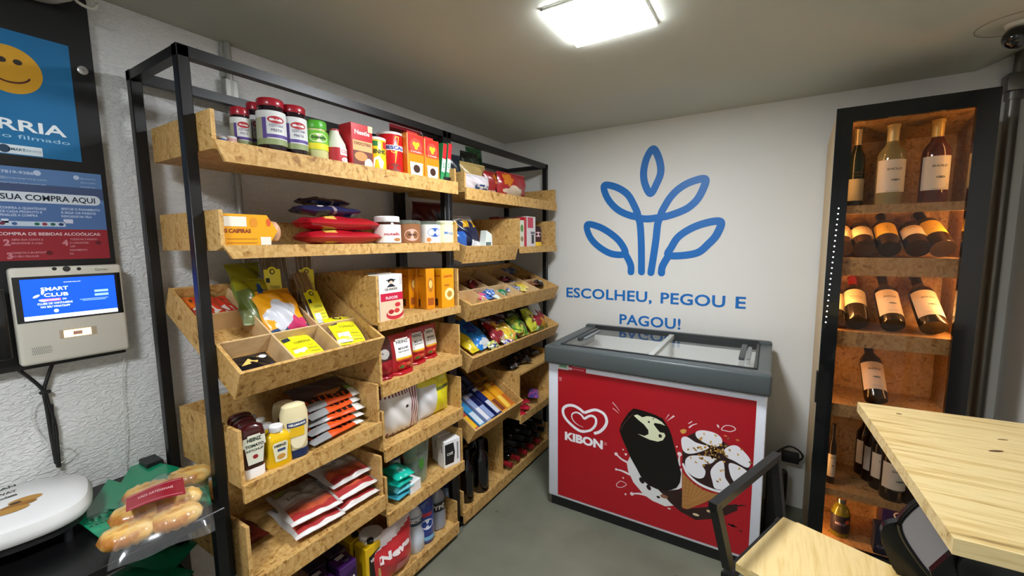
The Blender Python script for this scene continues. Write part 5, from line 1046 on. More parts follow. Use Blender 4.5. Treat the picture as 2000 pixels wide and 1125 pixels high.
m=MB(); m.box((.036,2.2,.0),(.085,2.42,.34),C('#0c0d0d',.6),.01,2); o=m.build('black_box'); tag(o,'black box on the floor in the gap beside the freezer','box')
# ------------------------------------------------------------------ wine cabinet
wx0,wx1,wy0,wy1,wz=.21,.676,2.285,2.605,1.975
t=thing('wine_cabinet','tall OSB wine cabinet with black framed glass door and warm light inside','wine cabinet',((wx0+wx1)/2,(wy0+wy1)/2,0)); T0=Matrix.Translation((-(wx0+wx1)/2,-(wy0+wy1)/2,0))
m=MB(); m.prism([(wy0,0),(wy1,0),(wy1,1.90),(wy0+.01,wz),(wy0,wz)],wx0,wx0+.018,SIDEW,'x',T=T0); m.build('side_panel',t,smooth=False)
m=MB(); m.prism([(wy0,0),(wy1,0),(wy1,1.90),(wy0+.01,wz),(wy0,wz)],wx1-.018,wx1,OSBW,'x',T=T0); m.build('side_panel',t,smooth=False)
m=MB(); m.box((wx0+.018,wy1-.012,0),(wx1-.018,wy1,1.90),OSBW,T=T0); m.build('back_panel',t,smooth=False)
m=MB(); m.box((wx0+.018,wy0,1.955),(wx1-.018,wy0+.05,1.973),OSBW,T=T0); m.prism([(wy0+.03,1.973),(wy1-.012,1.905),(wy1-.012,1.89),(wy0+.03,1.958)],wx0+.018,wx1-.018,OSBW,'x',T=T0); m.build('top_panel',t,smooth=False)
SH=[1.585,1.365,1.045,.715,.312,.06]; FH=[.034,.075,.065,.055,.03,.04]
for z_,f_ in zip(SH,FH):
    m=MB(); m.box((wx0+.018,wy0+.0245,z_-.012),(wx1-.018,wy1-.012,z_),OSBW,T=T0); m.box((wx0+.018,wy0+.012,z_-f_),(wx1-.018,wy0+.024,z_+.001),OSBW,T=T0); m.build('shelf',t,smooth=False)
dm=C('#07090c',.16,coat=.3,name='door_frame_black'); fy0,fy1=wy0-.026,wy0-.004; ix0,ix1=.262,.618
m=MB()
for lo,hi in (((wx0-.004,fy0,.02),(ix0,fy1,wz+.008)),((ix1,fy0,.02),(wx1+.002,fy1,wz+.008)),((ix0,fy0,1.925),(ix1,fy1,wz+.008)),((ix0,fy0,.02),(ix1,fy1,.07))): m.box(lo,hi,dm,T=T0)
d=m.build('door',t,smooth=False)
m=MB(); m.box((ix0,fy0+.008,.07),(ix1,fy0+.012,1.925),DOORG,T=T0); m.build('door_glass',d,smooth=False)
m=MB(); m.box((wx0-.010,fy0-.006,.72),(wx0-.004,fy1,.86),C('#101010',.4),T=T0); m.build('handle',d,smooth=False)
# LED strips inside
le=C('#ffb04a',.5,emit=38,name='warm_led')
for xx in (wx0+.020,wx1-.026):
    for a,b in ((1.60,1.93),(1.38,1.55),(1.06,1.285),(.73,.975),(.33,.655),(.07,.275)):
        k=1 if a<1.5 and a>1 else 0
        m=MB(); m.box((xx,wy0+.035,a+.02),(xx+.006,wy0+.041,b-.01),C('#ffc47c',.5,emit={1.60:16,1.38:120,1.06:105,.73:26,.33:9,.07:60}[a],name='warm_led'),T=T0); m.build('led_strip',t,smooth=False)
# small white lamps seen through the dark frame on the left
ld=C('#f4f8ff',.5,emit=6,name='white_led')
pts_=[at(1638-1.02*i_*1.18,407+11.2*i_*.945,'y',fy0-.001) for i_ in range(22)]
m=MB()
for p in pts_: m.ell(lambda u,v:(u,fy0-.0012,v),p.x,p.z,.0024,.0024,ld,10,T=T0)
led=m.build('led_dots',d,smooth=False); led['kind']='stuff'
# bottles in the cabinet
amb=C('#1c0f0a',.2,coat=.3); grn=C('#0c1a10',.2,coat=.3); whw=C('#c4c08c',.08,0,.6,coat=.5); ros=C('#6a3a30',.08,0,.4,coat=.5)
LBW=P('#dedcd2'); LBC=P('#e8d8ae'); LBY=P('#e0b83c')
def p_sh(m,S,r,h):
    m.text(S,'SHOLD',0,h*.43,P('#3c4240'),w=r*1.1,h=h*.028,bold=.02); m.stroke(S,[(-r*.8,h*.26),(0,h*.275),(r*.9,h*.25)],.0012,P('#5c6460')); m.ell(S,r*.1,h*.31,r*.35,h*.014,P('#6c7470')); m.rect(S,-r*.5,r*.5,h*.17,h*.175,P('#8a8c88'),6,1)
def p_sc(m,S,r,h): m.text(S,'Reserva',0,h*.43,P('#5a4c30'),w=r*1.1,h=h*.03,bold=0); m.text(S,'da Serra',0,h*.39,P('#5a4c30'),w=r*.9,h=h*.022,bold=0)
def p_st(m,S,r,h): m.stroke(S,[(0,h*.45),(0,h*.38)],.0015,P('#5a4a1c')); m.stroke(S,[(-r*.25,h*.42),(r*.25,h*.42)],.0015,P('#5a4a1c')); m.rect(S,-r*.6,r*.6,h*.33,h*.336,P('#8a6c24'),6,1)
def up(px0,px1,pt,Y,zs,lb,glass,cap,lab,prt,rz=8,l0=.12,l1=.5,capz=.80,**k):
    xa=fx(px0,Y,zs+.1); xb=fx(px1,Y,zs+.1); x=(xa+xb)/2; h=fz(pt,x,Y)-zs
    h=min(h,.335); return wine(lb,Matrix.Translation((x,Y,zs))@Matrix.Rotation(R(rz),4,'Z'),(xb-xa)/2,h,glass,cap,lab,prt,l0=l0,l1=l1,capz=capz,**k)
z=SH[0]+.001
up(1653,1687,243,2.42,z,'dark green sparkling wine bottle with foil neck, top shelf left',grn,C('#b8a884',.3,.5),P('#b8b49c'),p_sc,capz=.62,l0=.08,l1=.36)
up(1709,1766,238,2.41,z,'white wine bottle with a pale tree label, top shelf middle',whw,C('#d8c890',.35,.2),LBW,p_sh,l0=.16,l1=.56,capz=.78)
up(1795,1853,234,2.41,z,'rosé wine bottle with a pale tree label, top shelf right',ros,C('#e0c070',.35,.2),LBW,p_sh,l0=.16,l1=.56,capz=.78)
def lean(px,zs,lb,cap,lab,prt,a,r=.041,h=.29,yaw=0,gp=None,l0=.16,l1=.52,glass=amb):
    Y=wy0+.048; x=fx(px,Y,zs+.05)
    Mt=Matrix.Translation((x,Y+r*math.cos(R(a))*0,zs+r*math.sin(R(a))+.002))@Matrix.Rotation(R(yaw),4,'Z')@Matrix.Rotation(R(-a),4,'X')
    return wine(lb,Mt,r,h,glass,cap,lab,prt,group=gp,l0=l0,l1=l1)
z=SH[1]+.001; g_='leaning bottles on the second shelf'
lean(1645,z,'bottle with yellow label mostly hidden by the frame, second shelf',BC,LBC,p_sc,60,gp=g_,h=.27)
lean(1688,z,'leaning bottle with cream label, second shelf, left of a yellow-labelled one',C('#8a6c44',.3),LBC,p_sc,62,gp=g_,h=.27,l0=.2,l1=.48)
lean(1738,z,'leaning bottle with deep yellow label and dark neck, second shelf middle',BC,LBY,p_st,58,gp=g_,r=.039,h=.275,l0=.24,l1=.56)
lean(1794,z,'leaning bottle with cream label, second shelf, third visible in full',C('#a8844c',.3),LBC,p_sc,62,gp=g_,h=.27,l0=.2,l1=.48)
lean(1843,z,'leaning bottle with deep yellow label, rightmost on the second shelf',BC,LBY,p_st,58,gp=g_,r=.041,h=.28,yaw=8,l0=.24,l1=.56)
z=SH[2]+.001; g_='leaning bottles on the third shelf'
lean(1632,z,'cream-labelled bottle mostly hidden by the frame, third shelf',BC,LBC,p_sc,52,gp=g_,r=.038)
lean(1675,z,'leaning bottle with red neck capsule, third shelf',C('#a01c20',.35),LBC,p_sc,52,gp=g_,r=.040,h=.29,l0=.30,l1=.60)
lean(1745,z,'leaning bottle with tall cream label, middle of the third shelf',BC,P('#e0d0b8'),p_sh,50,gp=g_,r=.041,yaw=3,h=.30,l0=.12,l1=.58)
lean(1825,z,'leaning bottle with tall cream label, rightmost on the third shelf',BC,P('#e0d0b8'),p_sh,50,gp=g_,r=.044,yaw=6,h=.30,l0=.12,l1=.58)
z=SH[3]+.001
lean(1712,z,'single wine bottle leaning on the fourth shelf with pinkish label',BC,P('#d8c4b0'),p_sh,42,r=.041,yaw=4,h=.30,l0=.12,l1=.56)
z=SH[4]+.001
up(1616,1632,828,2.36,z,'bottle behind the left door frame, fifth shelf',amb,BC,LBW,p_sh)
for k,(px,Y,lb,r_) in enumerate(((1688,2.54,'rearmost of four bottles in a diagonal row, fifth shelf',.036),(1703,2.48,'second from the back in the diagonal row of bottles',.036),(1719,2.42,'third from the back in the diagonal row of bottles',.037),(1745,2.35,'frontmost bottle of the diagonal row with a tree label',.045))):
    x=fx(px,Y,z+.1); wine(lb,Matrix.Translation((x,Y,z))@Matrix.Rotation(R(12),4,'Z'),r_,.31,amb,BC,LBW,p_sh,group='standing bottles on the fifth shelf',l0=.18,l1=.55)
wine('dark bottle at the right of the diagonal row, behind the grey panel',Matrix.Translation((fx(1785,2.35,z+.1),2.35,z)),.042,.31,amb,BC,name='dark_bottle',cat='wine bottle')
z=SH[5]+.001; x=fx(1642,2.38,z+.1)
h=fz(972,x,2.38)-z
t=thing('oil_bottle','greenish oil bottle with dark label and steel cap on the lowest shelf','oil bottle',(x,2.38,z)); r=.036
m=MB(); m.lathe([(r*.95,0),(r,.005),(r,h*.62),(r*.8,h*.75),(r*.4,h*.84),(r*.38,h*.92)],C('#8a8a1c',.08,0,.4,coat=.5)); m.build('bottle_glass',t); m=MB(); m.lathe([(r*.48,h*.88),(r*.5,h*.99),(r*.42,h)],CHROME); m.build('cap',t)
m=MB(); m.rect(cyl(r),-r*1.6,r*1.6,h*.12,h*.58,P('#241c30'),20,1); m.ell(cyl(r,.001),r*.7,h*.44,r*.3,h*.06,P('#c8602c')); m.text(cyl(r,.001),'MELO',-r*.1,h*.34,P('#b8a8c8'),w=r*1.1,h=h*.07); m.build('label',t)
x=fx(1746,2.40,z+.15); m=MB(); m.box((-.05,-.05,0),(.05,.05,.22),G('#3a2470'),.004,2); m.text(flat(-.0508),'G',0,.16,WT,h=.03); o=m.build('purple_tin'); o.location=(x,2.40,z); tag(o,'purple tin at the right of the lowest wine cabinet shelf','tin')
x=fx(1728,2.33,z+.15); m=MB(); m.box((-.035,-.03,0),(.035,.03,.13),C('#1c2440',.4),.004,2); m.text(flat(-.0308),'CAFE',0,.03,P('#8a94b8'),w=.05,h=.014); o=m.build('navy_box'); o.location=(x,2.33,z); tag(o,'navy box in front of the purple tin on the lowest shelf','box')
# ------------------------------------------------------------------ corner pipe and camera
t=thing('corner_conduit','grey steel conduit rising in the corner right of the wine cabinet','conduit pipe',(.808,2.585,0))
m=MB(); m.tube([(0,0,0),(0,0,2.08)],.021,STEEL,14); m.build('pipe',t)
m=MB(); m.box((-.032,-.04,2.03),(.032,.03,2.10),STEEL,.006,2); m.tube([(0,0,2.0),(0,0,2.035)],.027,STEEL,14); m.build('junction_box',t)
m=MB(); m.tube([(.01,0,2.10),(.012,0,2.19)],.02,STEEL,12); m.build('upper_pipe',t)
p=at(1987,72,'y',2.12); t=thing('security_camera','black round security camera at the ceiling above the conduit','security camera',(p.x,p.y,p.z))
m=MB(); bm=bmesh.new(); bmesh.ops.create_uvsphere(bm,u_segments=28,v_segments=18,radius=.036); bm.verts.index_update(); m.add([v.co.copy() for v in bm.verts],[tuple(v.index for v in f.verts) for f in bm.faces],C('#08090a',.12,coat=.6)); bm.free(); m.build('camera_ball',t)
m=MB(); m.lathe([(.022,.028),(.030,ZC-p.z-.012),(.034,ZC-p.z-.001)],C('#c9c6ba',.5)); m.build('mount_cone',t)
m=MB(); m.tube([(.10*math.cos(a),.10*math.sin(a),ZC-p.z-.001) for a in [6.2832*i/40 for i in range(41)]],.0015,C('#8f8b80',.7),6); m.build('ceiling_ring',t)
# ------------------------------------------------------------------ pine table
t=thing('bar_table','pine board bar table on black legs at the right','table',(.54,1.15,0)); T0=Matrix.Translation((-.54,-1.15,0))
tz=1.0
m=MB(); m.prism([(.224,1.45),(.255,.845),(.86,.86),(.86,1.50)],tz-.026,tz,PINE,'z',T=T0); 
m.ell(lambda u,v:(u,v,tz+.0005),.425,1.25,.015,.004,P('#5a3c24'),14,.5,T=T0); m.ell(lambda u,v:(u,v,tz+.0005),.30,1.40,.006,.004,P('#6a4a2c'),10,T=T0); m.ell(lambda u,v:(u,v,tz+.0005),.46,1.33,.010,.003,P('#7a5c34'),10,.3,T=T0); m.build('table_top',t,smooth=False)
for x,y in ((.80,.90),(.80,1.42)):
    m=MB(); m.box((x-.015,y-.015,0),(x+.015,y+.015,tz-.027),BLACK,T=T0); m.build('leg',t,smooth=False)
m=MB(); m.box((.785,.90,tz-.056),(.815,1.42,tz-.027),BLACK,T=T0); m.build('rail',t,smooth=False)
# ------------------------------------------------------------------ stool
A=Vector((-.037,1.111,.65)); B=Vector((.068,1.379,.65)); D=Vector((.343,1.287,.65)); ud=(B-A).normalized(); vd=Vector((ud.y,-ud.x,0))
t=thing('bar_stool','pine-seated bar stool with low black tube backrest','bar stool',(.12,1.2,0)); T0=Matrix.Translation((-.12,-1.2,0))
wS=(B-A).length; q=[A,B,B+vd*.30,A+vd*.30]
m=MB(); m.prism([(p_.x,p_.y) for p_ in q],.628,.648,PINE2,'z',T=T0)
q2=[A+vd*.035,B+vd*.035,B+vd*.30,A+vd*.30]; m.prism([(p_.x,p_.y) for p_ in q2],.648,.651,PINE2,'z',T=T0)
m.build('seat',t,smooth=False)
def sq(name,a,b,s=.02,par=t):
    a,b=Vector(a),Vector(b); d=(b-a).normalized(); n=d.cross(Vector((0,0,1))); n=(vd if n.length<.3 else n).normalized(); n=(n-d*n.dot(d)).normalized(); o_=d.cross(n); vs=[]
    for p_ in (a,b):
        for i_,j_ in ((-1,-1),(1,-1),(1,1),(-1,1)): vs.append(p_+n*i_*s/2+o_*j_*s/2)
    m=MB(); m.add(vs,[(0,3,2,1),(4,5,6,7),(0,1,5,4),(1,2,6,5),(2,3,7,6),(3,0,4,7)],BLACK,T0); return m.build(name,par,smooth=False)
na=Vector((-.052,1.098,.64)); fa=Vector((.062,1.392,.64)); nt_=Vector((-.086,1.075,.805)); ft_=Vector((.041,1.420,.805))
sq('backrest_post',na,nt_,.021); sq('backrest_post',fa,ft_,.021); sq('backrest_bar',nt_-ud*.012,ft_+ud*.012,.021)
for a in (na,fa,na+vd*.33,fa+vd*.33): sq('leg',(a.x,a.y,0),(a.x,a.y,.626),.024)
sq('foot_rail',(na.x,na.y,.25),(fa.x,fa.y,.25)); g=na+vd*.33; g2=fa+vd*.33; sq('foot_rail',(g.x,g.y,.25),(g2.x,g2.y,.25)); sq('seat_rail',(na.x,na.y,.615),(fa.x,fa.y,.615))
# ------------------------------------------------------------------ shell under the table
Y=1.25
t=thing('shell_chair','glossy black shell seat with curved grey panel under the pine table','seat',(.42,1.25,0)); T0=Matrix.Translation((-.42,-1.25,0))
ol=[(1830,930),(1797,966),(1775,985),(1757,1005),(1753,1020),(1762,1045),(1785,1080),(1806,1106),(1818,1115),(1828,1112),(1848,1088),(1868,1072),(1885,1066),(1940,1072),(2000,1086),(2000,1000)]
pts=[at(a,b,'y',Y) for a,b in ol]; cx=sum(p.x for p in pts)/len(pts); 
def cur(p,dy=0): return Vector((p.x,Y+dy+.25*(p.x-.36)**2-.02,min(p.z,.968)))
m=MB(); gp=C('#a9a6a8',.5,name='grey_panel'); f_=[cur(p) for p in pts]; b_=[cur(p,.012) for p in pts]; n=len(f_)
c0=Vector((.40,Y-.005,.85)); m.add(f_+[c0],[(i,(i+1)%n,n) for i in range(n)],gp,T0); m.build('grey_panel',t,angle=80)
gb_=C('#060607',.25,coat=.1,name='glossy_black_shell')
m=MB(); m.tube(smooth_path([cur(p) for p in pts[:14]],4),.005,gb_,10,T=T0); m.build('rim',t)
bl_=[(1800,964),(1776,981),(1757,998),(1750,1011),(1733,1014),(1722,1019),(1717,1032),(1722,1060),(1740,1100),(1760,1125),(1800,1160),(1850,1170),(1830,1112),(1806,1110),(1785,1082),(1762,1048),(1752,1018),(1770,990)]
bp_=[at(a,b,'y',Y+.03) for a,b in bl_]
m=MB(); m.prism([(p.x,p.z) for p in bp_],Y+.012,Y+.03,gb_,'y',T=T0); m.build('outer_shell',t)
rb=[(1818,1118),(1850,1090),(1868,1074),(1885,1068),(1930,1072),(1985,1086),(2000,1092),(2060,1110),(2060,1230),(1840,1200)]
rp=[at(a,b,'y',Y-.16) for a,b in rb]
m=MB(); m.prism([(p.x,p.z) for p in rp],Y-.16,Y-.145,gb_,'y',T=T0); m.build('front_shell',t)
m=MB(); c=at(1938,1125,'y',Y-.17); m.lathe([(.040,0),(.046,.004),(.046,.012),(.040,.016)],C('#0c0c0d',.3),n=32,T=T0@Matrix.Translation((c.x,Y-.161,c.z))@Matrix.Rotation(R(90),4,'X')); m.build('round_knob',t)
m=MB(); m.lathe([(.03,.04),(.03,.66)],BLACK,T=T0@Matrix.Translation((.56,Y-.02,0))); m.box((.40,Y-.10,.62),(.66,Y+.06,.66),BLACK,.01,2,T=T0); m.lathe([(.15,0),(.15,.012),(.05,.04)],BLACK,n=36,T=T0@Matrix.Translation((.56,Y-.02,0))); m.build('pedestal',t)
GAL=C('#a4a49e',.4,.35,name='zinc_conduit')
# ------------------------------------------------------------------ left wall: conduit, board, posters
t=thing('wall_conduit','grey steel conduit running up the wall behind the left bay','conduit pipe',(-1.64,.80,0)); m=MB(); m.tube([(0,0,0),(0,0,ZC-.002)],.011,GAL,12); m.build('pipe',t)
m=MB(); m.box((-.012,-.022,1.96),(.014,.022,2.02),GAL,.003,1); m.tube([(0,0,1.93),(0,0,2.02)],.015,GAL,12); m.build('clamp',t)
m=MB(); m.box((-.018,-.017,2.03),(-.008,.017,2.143),C('#b5b5ae',.5)); m.build('wall_strap',t,smooth=False)
bX=-1.628
t=thing('wall_board','matt black board on the wall carrying posters and a touch terminal','board',(-1.645,.0,1.13)); T0=Matrix.Translation((1.645,0,-1.13))
m=MB(); m.box((-1.652,-.62,1.133),(bX,.443,2.118),C('#0b0b0c',.5),.002,1,T=T0); m.build('panel',t,smooth=False)
p=at(161,138,'x',bX); m=MB(); m.lathe([(.011,0),(.011,.004),(.007,.006)],C('#b8b8b4',.3,.6),T=T0@Matrix.Translation((bX,p.y,p.z))@Matrix.Rotation(R(90),4,'Y')); m.box((-.002,-.0008,0),(.001,.0008,.0065),BLK,T=T0@Matrix.Translation((bX,p.y,p.z))@Matrix.Rotation(R(90),4,'Y')); m.build('lock',t)
def lp(px,py,X): p=at(px,py,'x',X); return (p.y,p.z)
def LW(X,k=0): return lambda u,v:(X+.0004*k,u,v)
def quadw(m,X,k,px0,py0,px1,py1,mat,T=None):
    (a,b),(c,d)=lp(px0,py0,X),lp(px1,py1,X); m.rect(LW(X,k),min(a,c),max(a,c),min(b,d),max(b,d),mat,T=T)
def ltext(m,X,k,s,pl,pr,hpx,mat,bold=.03,T=None,right=True):
    (a,b),(c,d)=lp(*pl,X),lp(*pr,X); h=lp(pl[0],pl[1]-hpx,X)[1]-b; m.text(LW(X,k),s,(a+c)/2,(b+d)/2,mat,h=h,w=c-a,bold=bold,T=T)
# blue poster
X=bX+.001; (ya,za)=lp(133,90,X); (yb,zb_)=lp(152,316,X)
m=MB(); bp0=C('#1c6a9c',.35); m.box((bX,-.30,zb_),(X,ya,za),bp0)
ym,zm=lp(18,135,X); ymr=lp(82,140,X)[0]; rr=ymr-ym
m.ell(LW(X,1),ym,zm,rr,rr*1.02,P('#c8941c'),40); 
for a,b in ((34,122),(2,115)): y_,z_=lp(a,b,X); m.ell(LW(X,2),y_,z_,rr*.14,rr*.12,P('#2a2018'))
m.stroke(LW(X,2),[(ym+rr*.62*math.sin(a),zm-rr*.45*math.cos(a)-rr*.1) for a in [(-1.25+2.5*i/14) for i in range(15)]],.004,P('#4a1c14'))
wl=lp(8,285,X); wr=lp(132,270,X)
hL=lp(8,222,X)[1]-lp(8,252,X)[1]
y1_=lp(134,268,X)[0]; wI=.0
ytr=lp(130,262,X)[0]; yl=lp(5,250,X)[0]
asp=text2d('SORRIA',.05)[2]; hh=lp(5,228,X)[1]-lp(5,251,X)[1]; wT=(ytr-yl)*1.74
m.text(LW(X,1),'SORRIA',ytr-wT/2,lp(5,251,X)[1],P('#dfe6ea'),h=hh,w=wT,bold=.02)
ytr2=lp(136,277,X)[0]; h2=hh*.36; m.text(LW(X,1),'você está sendo filmado',ytr2-.155,lp(2,266,X)[1]+0*h2,P('#9ac4dc'),h=h2,w=.31,bold=0)
y_,z_=lp(40,293,X); m.box((X,y_-.05,z_-.011),(X+.0004,y_+.038,z_+.011),P('#c8d4da')); m.ell(LW(X,2),lp(8,290,X)[0],z_,.010,.010,P('#1c3a54')); m.text(LW(X,2),'SMART',lp(40,293,X)[0]-.006,z_-.003,P('#35505f'),h=.007); m.text(LW(X,2),'SERVICE',lp(64,293,X)[0],z_-.003,P('#6a8ca0'),h=.006,bold=0)
o=m.build('blue_poster',smooth=False); tag(o,'blue poster with a yellow smiling face and the word SORRIA','poster')
# instruction poster: upper blue part and red part
X=bX+.001; yr,zt1=lp(196,341,X); _,zmid=lp(210,449,X); yr2,zb2=lp(216,504,X); y0=-.30
m=MB(); m.box((bX,y0,zb2),(X,(yr+yr2)/2,zt1),C('#5478a8',.4)); S=LW(X,1); yr=(yr+yr2)/2; S2=LW(X,2); S3=LW(X,3)
m.rect(S,y0,yr,zb2,zmid,P('#8c1c28')); m.rect(S,y0,yr,zmid,lp(205,400,X)[1],P('#4a6a9c')); zc=lp(198,370,X)[1]; m.rect(S,y0,yr,lp(205,392,X)[1],zc,P('#3c4c70'))
za_=lp(5,372,X)[1]; zb_=lp(5,393,X)[1]; ye=lp(195,388,X)[0]; m.rect(S2,y0,ye-.012,zb_,za_,P('#c9d2dc')); m.ell(LW(X,2.4),ye-.012,(za_+zb_)/2,.012,(za_-zb_)/2,P('#c9d2dc'))
hh=(za_-zb_)*.58; yt=lp(185,390,X)[0]; yl=lp(0,385,X)[0]; asp=text2d('PAGUE A SUA COMPRA AQUI',.05)[2]; m.text(S3,'SUA COMPRA AQUI',(yt+yl)/2,zb_+(za_-zb_)*.22,P('#1c2430'),h=hh,w=yt-yl,bold=.02)
lt=P('#b4c4dc'); 
def para(x0,x1,yy,n,c,hpx=4,words=('CONFIRA A QUANTIDADE','DE CADA PRODUTO E','FINALIZE A COMPRA')):
    for k in range(n):
        a=lp(x0,yy+7.2*k,X); b=lp(x1-8*(k%3),yy+7.2*k,X); m.text(S2,words[k%len(words)],(a[0]+b[0])/2,a[1],c,h=.0062,w=b[0]-a[0],bold=.03)
para(0,90,407,3,lt); para(120,195,410,3,lt,words=('EFETUE O PAGAMENTO','E SIGA OS PASSOS','INDICADOS NA TELA'))
yy=lp(0,436,X)[1]; m.rect(S2,y0,lp(128,440,X)[0],yy-.006,yy+.006,P('#b8c8d8'))
for a,c in ((4,'#6a2a44'),(28,'#3a5a8c'),(72,'#1c6a4c'),(87,'#8c2c3c'),(103,'#1c5a4c'),(119,'#1c2c5c')): m.ell(S3,lp(a,436,X)[0],yy,.005,.004,P(c),10)
a=lp(124,431,X); m.rect(S2,a[0],a[0]+.018,a[1]-.007,a[1]+.004,P('#c4c8dc')); a=lp(2,430,X); m.rect(S2,a[0],a[0]+.012,a[1]-.006,a[1]+.004,P('#c4d0e0'))
ya=lp(0,340,X); m.text(S2,'(11) 97819-9386',lp(30,337,X)[0]-.012,lp(20,338,X)[1],lt,h=.0075,w=.085,bold=.03); m.text(S2,'contato@smartservice.com',lp(40,349,X)[0]-.01,lp(40,350,X)[1],lt,h=.005,w=.11,bold=0); m.text(S2,'www.smartservice.com.br',lp(40,358,X)[0]-.01,lp(40,359,X)[1],lt,h=.004,w=.11,bold=0)
ww=lp(72,338,X); m.ell(S2,ww[0],ww[1],.007,.007,lt,14); a=lp(149,350,X); m.ell(S2,a[0],a[1]+.004,.006,.006,lt,14)
for k,s_ in enumerate(('@smartservice','SIGA E CURTA','smartservice')): a=lp(158,350+8*k,X); m.text(S2,s_,a[0]+.014,a[1],lt,h=.004,w=.03,bold=0)
a0_=lp(0,457,X); a1_=lp(200,459,X); m.text(S2,'COMPRA DE BEBIDAS ALCOÓLICAS:',(a1_[0]+a0_[0])/2-.004,a0_[1]-.003,P('#e0c8cc'),h=.008,w=a1_[0]-a0_[0],bold=.015)
for s_,x_,yv in (('2',14,480),('3',20,506),('4',128,480)): a=lp(x_,yv,X); m.text(S2,s_,a[0],a[1],P('#c07c84'),h=.017,bold=.05)
rp_=P('#c88c94')
for x0_,x1_,yv,ws in ((22,82,470,('ABRA SUA CONTA E','SELECIONE A LOJA')),(22,85,496,('CONECTE O BLUETOOTH','DO SEU CELULAR')),(137,192,469,('TOQUE NO CADEADO','E CADASTRE:','CPF','NASCIMENTO','RG'))):
    for k,s_ in enumerate(ws): a=lp(x0_,yv+7*k,X); m.text(S2,s_,a[0]+.0017*len(s_),a[1],rp_,h=.0048,w=.0034*len(s_),bold=.02)
for a_ in ((97,494),(192,474)): a=lp(*a_,X); m.ell(S2,a[0],a[1],.006,.006,P('#5c1018'),14)
o=m.build('instruction_poster',smooth=False); tag(o,'blue and red instruction poster reading SUA COMPRA AQUI','poster')
# touch terminal
dX=-1.598
t=thing('payment_terminal','white wall terminal with a lit blue touchscreen and scanner window','touch terminal',(bX,.34,1.15)); T0=Matrix.Translation((-bX,-.34,-1.15))
(y0d,z1d),(y1d,z0d)=(lp(12,525,dX),lp(256,682,dX)); y1d=.446; y0d=.232; z1d=1.397; z0d=1.146
m=MB(); m.box((bX,y0d,z0d),(dX,y1d,z1d),C('#c9c5b8',.35,coat=.2),.009,4,T=T0); m.build('housing',t)
S=LW(dX,1); 
def dq(k,px0,py0,px1,py1,c,nm=None):
    quadw(m,dX,k,px0,py0,px1,py1,c,T=T0)
sy0=lp(24,560,dX)[0]; sy1=lp(236,560,dX)[0]; st=lp(130,537,dX)[1]; sb=lp(135,622,dX)[1]
m=MB(); m.box((dX-.001,sy0,sb),(dX+.0008,sy1,st),C('#07080c',.15,coat=.5),T=T0); m.build('screen_bezel',t,smooth=False)
ey0,ey1=lp(40,570,dX)[0],lp(226,570,dX)[0]; et,eb=lp(130,542,dX)[1],lp(130,619,dX)[1]
m=MB(); scb=C('#0c48dc',.3,emit=.9,name='screen_blue'); scw=C('#dfe8ff',.3,emit=.9,name='screen_white'); H_=et-eb; W2=ey1-ey0; F1=LW(dX,3); F2=LW(dX,4); F3=LW(dX,5)
m.rect(F1,ey0,ey1,eb,et,scb,T=T0); m.rect(F2,ey0,ey1,eb,eb+H_*.1,scw,T=T0)
def st_(s,u,v,w,h,c=scw,b=.02): m.text(F2,s,ey0+u*W2,eb+v*H_,c,w=w*W2,h=h*H_,bold=b,T=T0)
st_('SMART',.33,.70,.28,.09); st_('CLUB',.34,.55,.25,.09); st_('smartservice.com',.52,.88,.18,.03,b=0); m.rect(F2,ey0+.18*W2,ey0+.38*W2,eb+.44*H_,eb+.50*H_,C('#ff6a8c',.3,emit=.8),T=T0); m.text(F3,'PARTICIPE',ey0+.28*W2,eb+.455*H_,scw,w=.17*W2,h=.03*H_,T=T0); st_('DO',.42,.455,.04,.04)
st_('CLUBE DE VANTAGENS',.32,.36,.36,.05); st_('NO SEU WHATSAPP',.32,.28,.30,.05); m.ell(F2,ey0+.32*W2,eb+.19*H_,.0045,.0045,scw,14,T=T0)
lf=scw; 
for ro,du,dv in ((.5,-.0,.0),(1.3,.012,.01),(-.2,.01,-.012)): m.ell(F2,ey0+.14*W2+du,eb+.58*H_+dv,.007,.0028,lf,14,ro,T=T0)
m.rect(F2,ey0+.75*W2,ey0+.91*W2,eb+.58*H_,eb+.64*H_,C('#8cb0f0',.3,emit=.8),T=T0); m.rect(F2,ey0+.75*W2,ey0+.91*W2,eb+.48*H_,eb+.54*H_,C('#8cb0f0',.3,emit=.8),T=T0)
for k in range(2): m.rect(F2,ey0+(.58+.03*k)*W2,ey0+(.90-.03*k)*W2,eb+(.41-.035*k)*H_,eb+(.425-.035*k)*H_,C('#8cb0f0',.3,emit=.8),T=T0)
st_('smartservice','.5' and .5,.03,.4,.03,c=C('#4a70c0',.3,emit=.5),b=0)
m.build('display',t,smooth=False)
m=MB()
for px,r_ in ((106,.0045),(130,.0075),(154,.0045)): y_,z_=lp(px,525,dX); m.ell(LW(dX,1),y_,z_,r_,r_,C('#0a0a0c',.1,coat=.5),20,T=T0)
m.build('camera_eyes',t,smooth=False)
m=MB(); a=lp(198,527,dX); m.text(LW(dX,1),'Gertec',a[0],a[1]-.002,P('#5a5850'),h=.0075,w=.026,bold=0,T=T0); m.build('maker_lettering',t,smooth=False)
